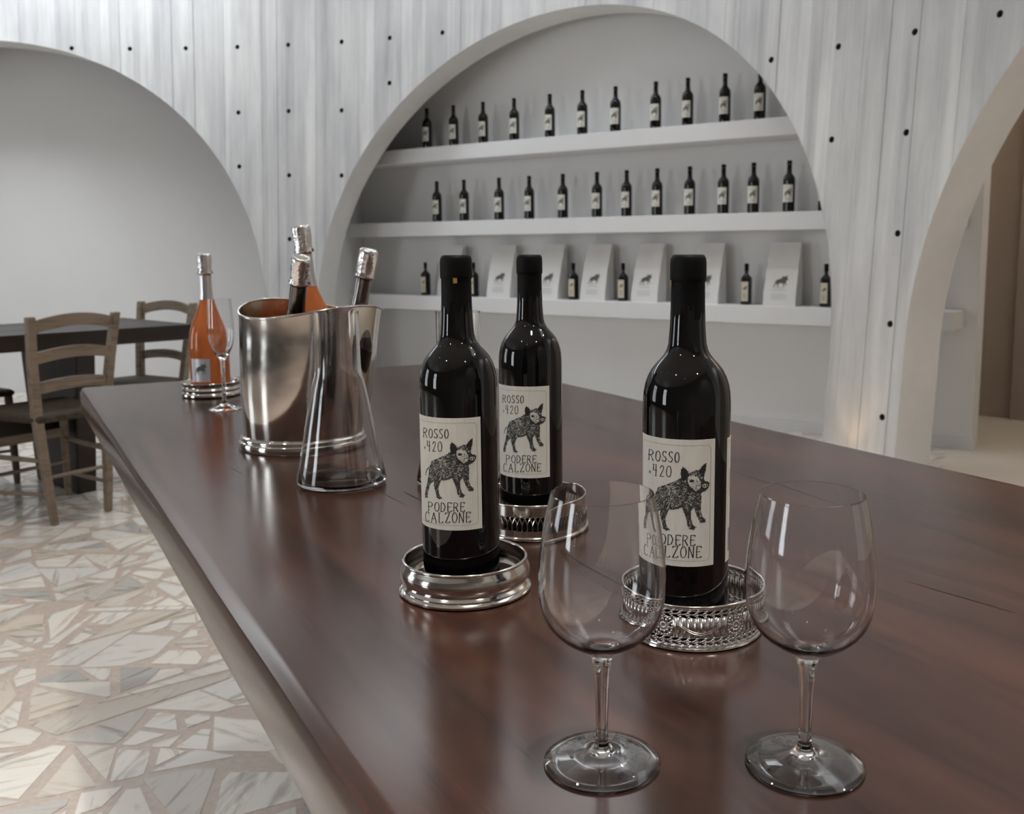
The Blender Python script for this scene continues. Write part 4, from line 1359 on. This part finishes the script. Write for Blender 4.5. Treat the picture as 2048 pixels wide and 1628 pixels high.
def make_decanter():
    root = empty('glass_decanter')
    outer = [(0.0, 0.0004), (0.0545, 0.0004), (0.0580, 0.0022), (0.0591, 0.0060), (0.0586, 0.0105), (0.0548, 0.0300), (0.0502, 0.0540), (0.0460, 0.0775), (0.0412, 0.1020), (0.0370, 0.1245), (0.0332, 0.1400), (0.0312, 0.1460), (0.0301, 0.1525), (0.0297, 0.1600), (0.0294, 0.1900), (0.0293, 0.2290), (0.0299, 0.2318)]
    inner = [(0.0288, 0.2318), (0.0279, 0.2290), (0.0280, 0.1900), (0.0283, 0.1600), (0.0287, 0.1530), (0.0298, 0.1470), (0.0318, 0.1405), (0.0354, 0.1250), (0.0396, 0.1025), (0.0444, 0.0780), (0.0486, 0.0545), (0.0532, 0.0310), (0.0568, 0.0120), (0.0560, 0.0080), (0.0520, 0.0058), (0.0, 0.0054)]
    b = MB(); b.lathe(outer + inner, 96); b.build('glass_vessel', M['glass'], root, smooth=60)
    return root
d1 = make_decanter(); d1.location = (-0.3217, 1.2452, TT + 0.0002)
tag(d1, 'empty clear conical glass decanter in front of the silver bucket', 'decanter', 'conical glass decanters')
d2 = copy_tree(d1); d2.location = (-0.1608, 1.2460, TT + 0.0002)
tag(d2, 'clear conical glass decanter hidden behind the plain-coaster wine bottle', 'decanter', 'conical glass decanters')

def make_flute():
    root = empty('champagne_flute')
    outer = [(0.0, 0.0004), (0.0318, 0.0004), (0.0323, 0.0012), (0.0300, 0.0022), (0.0198, 0.0054), (0.0100, 0.0090), (0.0056, 0.0130), (0.0042, 0.0200), (0.0038, 0.0350), (0.0038, 0.0700), (0.0041, 0.0930), (0.0055, 0.0990), (0.0085, 0.1045), (0.0152, 0.1144), (0.0205, 0.1250), (0.0236, 0.1370), (0.0248, 0.1520), (0.0246, 0.1700), (0.0238, 0.1861), (0.0227, 0.2050), (0.0219, 0.2200)]
    inner = [(0.0213, 0.2201), (0.0221, 0.2050), (0.0232, 0.1861), (0.0240, 0.1700), (0.0241, 0.1520), (0.0229, 0.1378), (0.0197, 0.1262), (0.0143, 0.1160), (0.0075, 0.1085), (0.0, 0.1060)]
    b = MB(); b.lathe(outer + inner, 64); b.build('glass_vessel', M['glass'], root, smooth=60)
    return root
fl = make_flute(); fl.location = (-0.7096, 1.8595, TT + 0.0002)
tag(fl, 'slender empty champagne flute in front of the orange bottle', 'glass')

# ------------------------------------------------------------------ sparkling bottles
def make_sparkling(kind, label=False, slim=False):
    """kind 'rose': orange glass with silver capsule; 'dark': dark capsule, dark glass"""
    root = empty('sparkling_bottle')
    prof = [(0, 0.006), (0.022, 0.005), (0.034, 0.0008), (0.0385, 0.0015), (0.0402, 0.006), (0.0411, 0.020), (0.0412, 0.098), (0.0405, 0.116), (0.0390, 0.130), (0.0355, 0.145), (0.0310, 0.158), (0.0262, 0.170), (0.0212, 0.182), (0.0168, 0.195), (0.0140, 0.206), (0.0128, 0.218), (0.0120, 0.234), (0.0122, 0.258), (0.0120, 0.290), (0, 0.292)]
    if slim: prof = [(min(r, 0.033), z) for r, z in prof]
    b = MB(); b.lathe(prof, 56); b.build('glass_body', M['rose'] if kind == 'rose' else M['bottle'], root, smooth=50)
    z0 = 0.202 if kind == 'rose' else 0.165
    cp = [(r + 0.0005, z) for r, z in prof if z0 - 0.002 <= z <= 0.27]
    c = MB(); c.lathe([(cp[0][0] - 0.0004, cp[0][1])] + cp, 48)
    cap = c.build('capsule', M['foil_smooth'] if kind == 'rose' else M['foil_dark'], root, smooth=50)
    f = MB()
    f.lathe([(0.0128, 0.2600), (0.0146, 0.2605), (0.0152, 0.2630), (0.0140, 0.2665), (0.0136, 0.2700), (0.0141, 0.2760), (0.0143, 0.2850), (0.0145, 0.2950), (0.0144, 0.3000), (0.0136, 0.3035), (0.0110, 0.3050), (0.0098, 0.3046), (0.0090, 0.3052), (0, 0.3052)], 40, jitter=0.0006)
    f.build('crumpled_foil', M['foil'], root, smooth=70)
    s = MB(); s.lathe([(0, 0), (0.0022, 0.0002), (0.0028, 0.0008), (0.0022, 0.0014), (0, 0.0016)], 12)
    so = s.build('red_seal', M['red'], root, loc=(0.0145, -0.003, 0.2640), rot=(0, math.pi / 2, 0))
    if label:
        lb = label_patch(0.0412, -62, 62, 0.030, 0.050).build('label', M['silver_label'], root, smooth=40)
        pr = Print(cyl_map(0.0412, -62, 62, 0.030, 0.050))
        def T2(px, py): u, v = unwrap(px, py); return (0.06 + 0.86 * u, 0.16 + 0.95 * (v - 0.12))
        boar(pr, T2, False, 1.1)
        pr.mb.build('label_print', [M['ink_soft'], M['paper']], lb)
    return root
sp = make_sparkling('rose', True)
sp.location = (*RO, TT + 0.0045); sp.rotation_euler.z = face_cam(*RO)
tag(sp, 'orange sparkling wine bottle with silver capsule standing in the ribbed coaster', 'bottle')

# ------------------------------------------------------------------ silver bucket and its three bottles
BK = (-0.4469, 1.5080)
SH = 0.080
def bucket():
    root = empty('wine_bucket', (BK[0], BK[1], TT), face_cam(*BK))
    n = 112
    def shear(p, a): x, y, z = p; return (x + SH * z, y * 0.94, z)
    def rimz(a): return 0.0102 * math.cos(2 * (a - math.radians(128))) + 0.003 * math.cos(a - math.radians(130))
    def body_fn(p, a):
        x, y, z = p
        if z > 0.16: z = z + rimz(a) * (z - 0.16) / 0.0605
        # slight hand-beaten dents
        d = 1 + 0.006 * math.sin(3 * a + z * 25) * math.sin(z * 14)
        return shear((x * d, y * d, z), a)
    out = [(0.0940, 0.014), (0.0952, 0.022), (0.0978, 0.040), (0.1010, 0.0700), (0.1030, 0.0950), (0.1048, 0.1250), (0.1062, 0.1500), (0.1075, 0.1800), (0.1090, 0.2050), (0.1105, 0.2200)]
    b = MB(); b.lathe(out, n, fn=body_fn); b.build('bucket_body', M['silver'], root, smooth=60)
    inn = [(r - 0.0012, z) for r, z in reversed(out)] + [(0.0, 0.0145)]
    b = MB(); b.lathe(inn, n, fn=body_fn); b.build('bucket_lining', M['copper'], root, smooth=60)
    r_ = MB()
    r_.tube([body_fn((0.1105 * math.cos(a), 0.1105 * math.sin(a), 0.2205), a) for a in [2 * math.pi * k / n for k in range(n)]], 0.0019, 8, closed=True)
    r_.build('rolled_rim', M['silver'], root, smooth=60)
    f = MB()
    f.lathe([(0.094, 0.0004), (0.1020, 0.0005), (0.1030, 0.0020), (0.1034, 0.0120), (0.1022, 0.0136), (0.0996, 0.0146), (0.1012, 0.0166), (0.1010, 0.0190), (0.0990, 0.0210), (0.0962, 0.0222), (0.0945, 0.0200), (0.0930, 0.0150), (0.0, 0.0140)], n, fn=shear)
    f.build('foot', M['silver'], root, smooth=40)
    tag(root, 'oval polished silver bucket with a wavy rim holding three bottles', 'bucket')
bucket()

def stand_in(o, base, top, roll=0.0):
    """axis through base and top points, foot at base"""
    from mathutils import Quaternion
    ax = (Vector(top) - Vector(base)).normalized()
    o.rotation_mode = 'QUATERNION'
    o.rotation_quaternion = Vector((0, 0, 1)).rotation_difference(ax) @ Quaternion((0, 0, 1), roll)
    o.location = Vector(base)
s1 = make_sparkling('rose', slim=True); stand_in(s1, (-0.430, 1.560, TT + 0.050), (-0.4515, 1.545, TT + 0.355), face_cam(*BK))
tag(s1, 'orange sparkling bottle standing tallest in the silver bucket', 'bottle', 'sparkling bottles in the silver bucket')
s2 = make_sparkling('dark', slim=True); stand_in(s2, (-0.486, 1.526, TT + 0.024), (-0.418, 1.428, TT + 0.300), 0.3)
tag(s2, 'dark sparkling bottle tilted forward at the front of the silver bucket', 'bottle', 'sparkling bottles in the silver bucket')
s3 = copy_tree(s2); stand_in(s3, (-0.395, 1.505, TT + 0.020), (-0.3255, 1.470, TT + 0.310), 1.1)
tag(s3, 'dark sparkling bottle leaning to the right in the silver bucket', 'bottle', 'sparkling bottles in the silver bucket')

# ------------------------------------------------------------------ rustic chairs
def make_chair():
    root = empty('dining_chair')
    foot, mid, top = (0.118, 0.0, 0.001), (0.150, 0.015, 0.45), (0.182, -0.045, 0.86)
    for s in (-1, 1):
        b = MB()
        sec = [(Vector((s * foot[0], foot[1], foot[2])), 0.026), (Vector((s * 0.128, 0.004, 0.12)), 0.031), (Vector((s * mid[0], mid[1], mid[2])), 0.036), (Vector((s * 0.166, -0.008, 0.65)), 0.034), (Vector((s * top[0], top[1], top[2])), 0.032)]
        V, F = [], []
        for p, w in sec:
            for dx, dy in ((-1, -1), (1, -1), (1, 1), (-1, 1)): V.append((p.x + dx * w / 2, p.y + dy * w / 2, p.z))
        for k in range(len(sec) - 1):
            for j in range(4): F.append((k * 4 + j, k * 4 + (j + 1) % 4, k * 4 + 4 + (j + 1) % 4, k * 4 + 4 + j))
        F += [(3, 2, 1, 0), tuple(range(len(V) - 4, len(V)))]
        b.mesh(V, F); b.build('rear_leg', M['chair'], root, bevel=0.005)
    for s in (-1, 1):
        b = MB(); b.tube([(s * 0.205, 0.42, 0.001), (s * 0.205, 0.42, 0.06), (s * 0.202, 0.41, 0.30), (s * 0.200, 0.405, 0.455)], [0.014, 0.016, 0.019, 0.018], 12)
        b.build('front_leg', M['chair'], root, smooth=50)
    # curved back slats
    def slat(zc, h, rise, name='back_slat'):
        b = MB()
        t_ = (zc - 0.45) / 0.41
        hw = 0.150 + 0.032 * t_ - 0.004; y0 = 0.015 - 0.060 * t_
        n = 14; V, F = [], []
        for k in range(n + 1):
            u = -1 + 2 * k / n
            x = hw * u; r_ = rise * (1 - u * u); y = y0 - 0.022 * (1 - u * u)
            for dz, dy in ((-h / 2, -0.008), (-h / 2, 0.008), (h / 2, 0.008), (h / 2, -0.008)): V.append((x, y + dy, zc + dz + r_))
        for k in range(n):
            for j in range(4): F.append((k * 4 + j, k * 4 + (j + 1) % 4, k * 4 + 4 + (j + 1) % 4, k * 4 + 4 + j))
        F += [(3, 2, 1, 0), tuple(range(n * 4, n * 4 + 4))]
        b.mesh(V, F); b.build(name, M['chair'], root, smooth=40)
    slat(0.815, 0.050, 0.028); slat(0.690, 0.046, 0.022); slat(0.568, 0.046, 0.016)
    # woven rush seat on rails
    b = MB(); n = 10; V, F = [], []
    for zt, ins in ((0.425, 0.012), (0.437, 0.0), (0.452, 0.0), (0.461, 0.014)):
        y0, y1 = -0.012 + ins, 0.432 - ins
        w0, w1 = 0.165 - ins, 0.222 - ins
        V += [(-w0, y0, zt), (w0, y0, zt), (w1, y1, zt), (-w1, y1, zt)]
    V.append((0, 0.22, 0.450))
    for k in range(3):
        for j in range(4): F.append((k * 4 + j, k * 4 + (j + 1) % 4, k * 4 + 4 + (j + 1) % 4, k * 4 + 4 + j))
    F.append((3, 2, 1, 0))
    for j in range(4): F.append((12 + j, 12 + (j + 1) % 4, 16))
    b.mesh(V, F); b.build('rush_seat', M['rush'], root, bevel=0.004)
    def rung(p, q, r):
        b = MB(); b.tube([p, ((p[0] + q[0]) / 2, (p[1] + q[1]) / 2, (p[2] + q[2]) / 2), q], [r * 0.8, r, r * 0.8], 10); b.build('stretcher', M['chair'], root, smooth=60)
    rung((-0.131, 0.006, 0.20), (0.131, 0.006, 0.20), 0.009)
    rung((-0.203, 0.41, 0.16), (0.203, 0.41, 0.16), 0.009)
    for s in (-1, 1):
        rung((s * 0.137, 0.008, 0.27), (s * 0.202, 0.41, 0.27), 0.011); rung((s * 0.127, 0.004, 0.13), (s * 0.204, 0.413, 0.11), 0.009)
    b = MB(); b.bar((-0.2, 0.41, 0.30), (0.2, 0.41, 0.30), (0.014, 0.040), (0.014, 0.040)); b.build('front_rail', M['chair'], root, bevel=0.003)
    return root
ch1 = make_chair()
ch1.location = (-2.095, 3.855, 0); ch1.rotation_euler.z = math.radians(60.5)
tag(ch1, 'greige rustic ladder-back chair, nearest, with its back to the wooden table', 'chair', 'rustic chairs around the dining table')
ch2 = copy_tree(ch1); ch2.scale = (1.12, 1.0, 0.988)
ch2.location = (-2.220, 4.990, 0); ch2.rotation_euler.z = math.radians(152.3)
tag(ch2, 'greige rustic ladder-back chair at the far end of the dining table, behind the orange bottle', 'chair', 'rustic chairs around the dining table')
ch3 = copy_tree(ch1)
ch3.location = (-3.194, 4.599, 0); ch3.rotation_euler.z = math.radians(-130.2)
tag(ch3, 'greige rustic chair on the far side of the dining table, cut by the left edge', 'chair', 'rustic chairs around the dining table')

# ------------------------------------------------------------------ second (dark) table
def dark_table():
    H, T = 0.766, 0.075
    ang = math.atan2(0.764, 0.645)
    nr = Vector((-1.880, 4.575, 0))              # near right corner
    L, W = 2.0, 0.74
    dx, dy = math.cos(ang), math.sin(ang)
    c = nr + Vector((-dx, -dy, 0)) * (L / 2) + Vector((-dy, dx, 0)) * (W / 2)
    root = empty('dining_table', (c.x, c.y, 0), ang)
    b = MB(); b.box(-L / 2, L / 2, -W / 2, W / 2, H - T, H); b.build('tabletop', M['wood_dark'], root, bevel=0.006)
    for s in (-1, 1):
        g = MB(); x = s * (L / 2 - 0.490)
        wt, wb, t = 0.33, 0.24, 0.085
        g.hexa([(x + t / 2, wb, 0.001), (x - t / 2, wb, 0.001), (x - t / 2, -wb, 0.001), (x + t / 2, -wb, 0.001)], [(x + t / 2, wt, H - T), (x - t / 2, wt, H - T), (x - t / 2, -wt, H - T), (x + t / 2, -wt, H - T)])
        g.build('slab_leg', M['wood_dark'], root, bevel=0.005)
    g = MB(); g.box(-L / 2 + 0.503, L / 2 - 0.503, -0.035, 0.035, 0.25, 0.36); g.build('stretcher', M['wood_dark'], root, bevel=0.004)
    tag(root, 'dark wooden dining table with slab legs under the left arch', 'table')
dark_table()

# ------------------------------------------------------------------ lamps
def spot_lamp(x, y, watts):
    root = empty('ceiling_spotlight', (x, y, CEIL))
    b = MB(); b.lathe([(0.030, -0.002), (0.048, -0.002), (0.048, -0.012), (0.034, -0.012), (0.030, -0.002)], 24); b.build('trim_ring', M['lamp_metal'], root, smooth=40)
    e = MB(); e.lathe([(0, -0.006), (0.029, -0.006)], 20); e.build('lens', M['lamp'], root)
    l = bpy.data.lights.new('spotlight', 'SPOT'); l.energy = watts; l.color = (1.0, 0.97, 0.93); l.spot_size = math.radians(88); l.spot_blend = 0.7; l.shadow_soft_size = 0.05
    lo = bpy.data.objects.new('spotlight', l); COL.objects.link(lo); lo.location = (0, 0, -0.03); lo.parent = root
    tag(root, 'small round recessed ceiling spotlight above the wooden table', 'lamp', 'ceiling spotlights')
SPOTS = [(u_, n_) for u_ in (1.4, -0.5, -2.2, -3.9) for n_ in (-1.9, 0.35, 2.5)]
for (u_, n_) in SPOTS:
    p = tab(n_ + 0.25 * math.sin(u_ * 3), u_)
    spot_lamp(p.x, p.y, 40 if u_ > -1 else 185)
# unseen fill lamp, added to brighten the hall behind the right arch
p = niche(3.6, 6.9, CEIL)
hl = empty('hall_fill_lamp', p)
b = MB(); b.lathe([(0, -0.03), (0.09, -0.03), (0.12, -0.015), (0.12, 0.0), (0, 0.0)], 32); b.build('fill_lamp_shade', M['uplight'], hl, smooth=40)
l = bpy.data.lights.new('hall_fill_light', 'POINT'); l.energy = 26; l.color = (1.0, 0.88, 0.74); l.shadow_soft_size = 0.12
lo = bpy.data.objects.new('hall_fill_light', l); COL.objects.link(lo); lo.parent = hl; lo.location = (0, 0, -0.25)
tag(hl, 'added round fill lamp brightening the hall behind the right arch', 'lamp')

# floor uplight at the foot of the concrete pillar
p = polar(21.1, 5.50)
up = empty('floor_uplight', (p.x, p.y, 0.002))
b = MB(); b.lathe([(0.045, 0.001), (0.058, 0.001), (0.058, 0.006), (0.045, 0.004), (0.045, 0.001)], 28); b.build('trim_ring', M['lamp_metal'], up, smooth=40)
b = MB(); b.lathe([(0, 0.003), (0.045, 0.003)], 24); b.build('lens', M['uplight'], up)
l = bpy.data.lights.new('uplight', 'SPOT'); l.energy = 2.2; l.color = (1.0, 0.70, 0.42); l.spot_size = math.radians(60); l.spot_blend = 0.9; l.shadow_soft_size = 0.04
lo = bpy.data.objects.new('uplight', l); COL.objects.link(lo); lo.parent = up; lo.location = (0, 0, 0.02)
tgt = polar(21.1, 5.75, 0.75) - Vector((p.x, p.y, 0.02))
lo.rotation_euler = tgt.to_track_quat('-Z', 'Y').to_euler()
tag(up, 'small round floor uplight at the foot of the right concrete pillar', 'lamp')
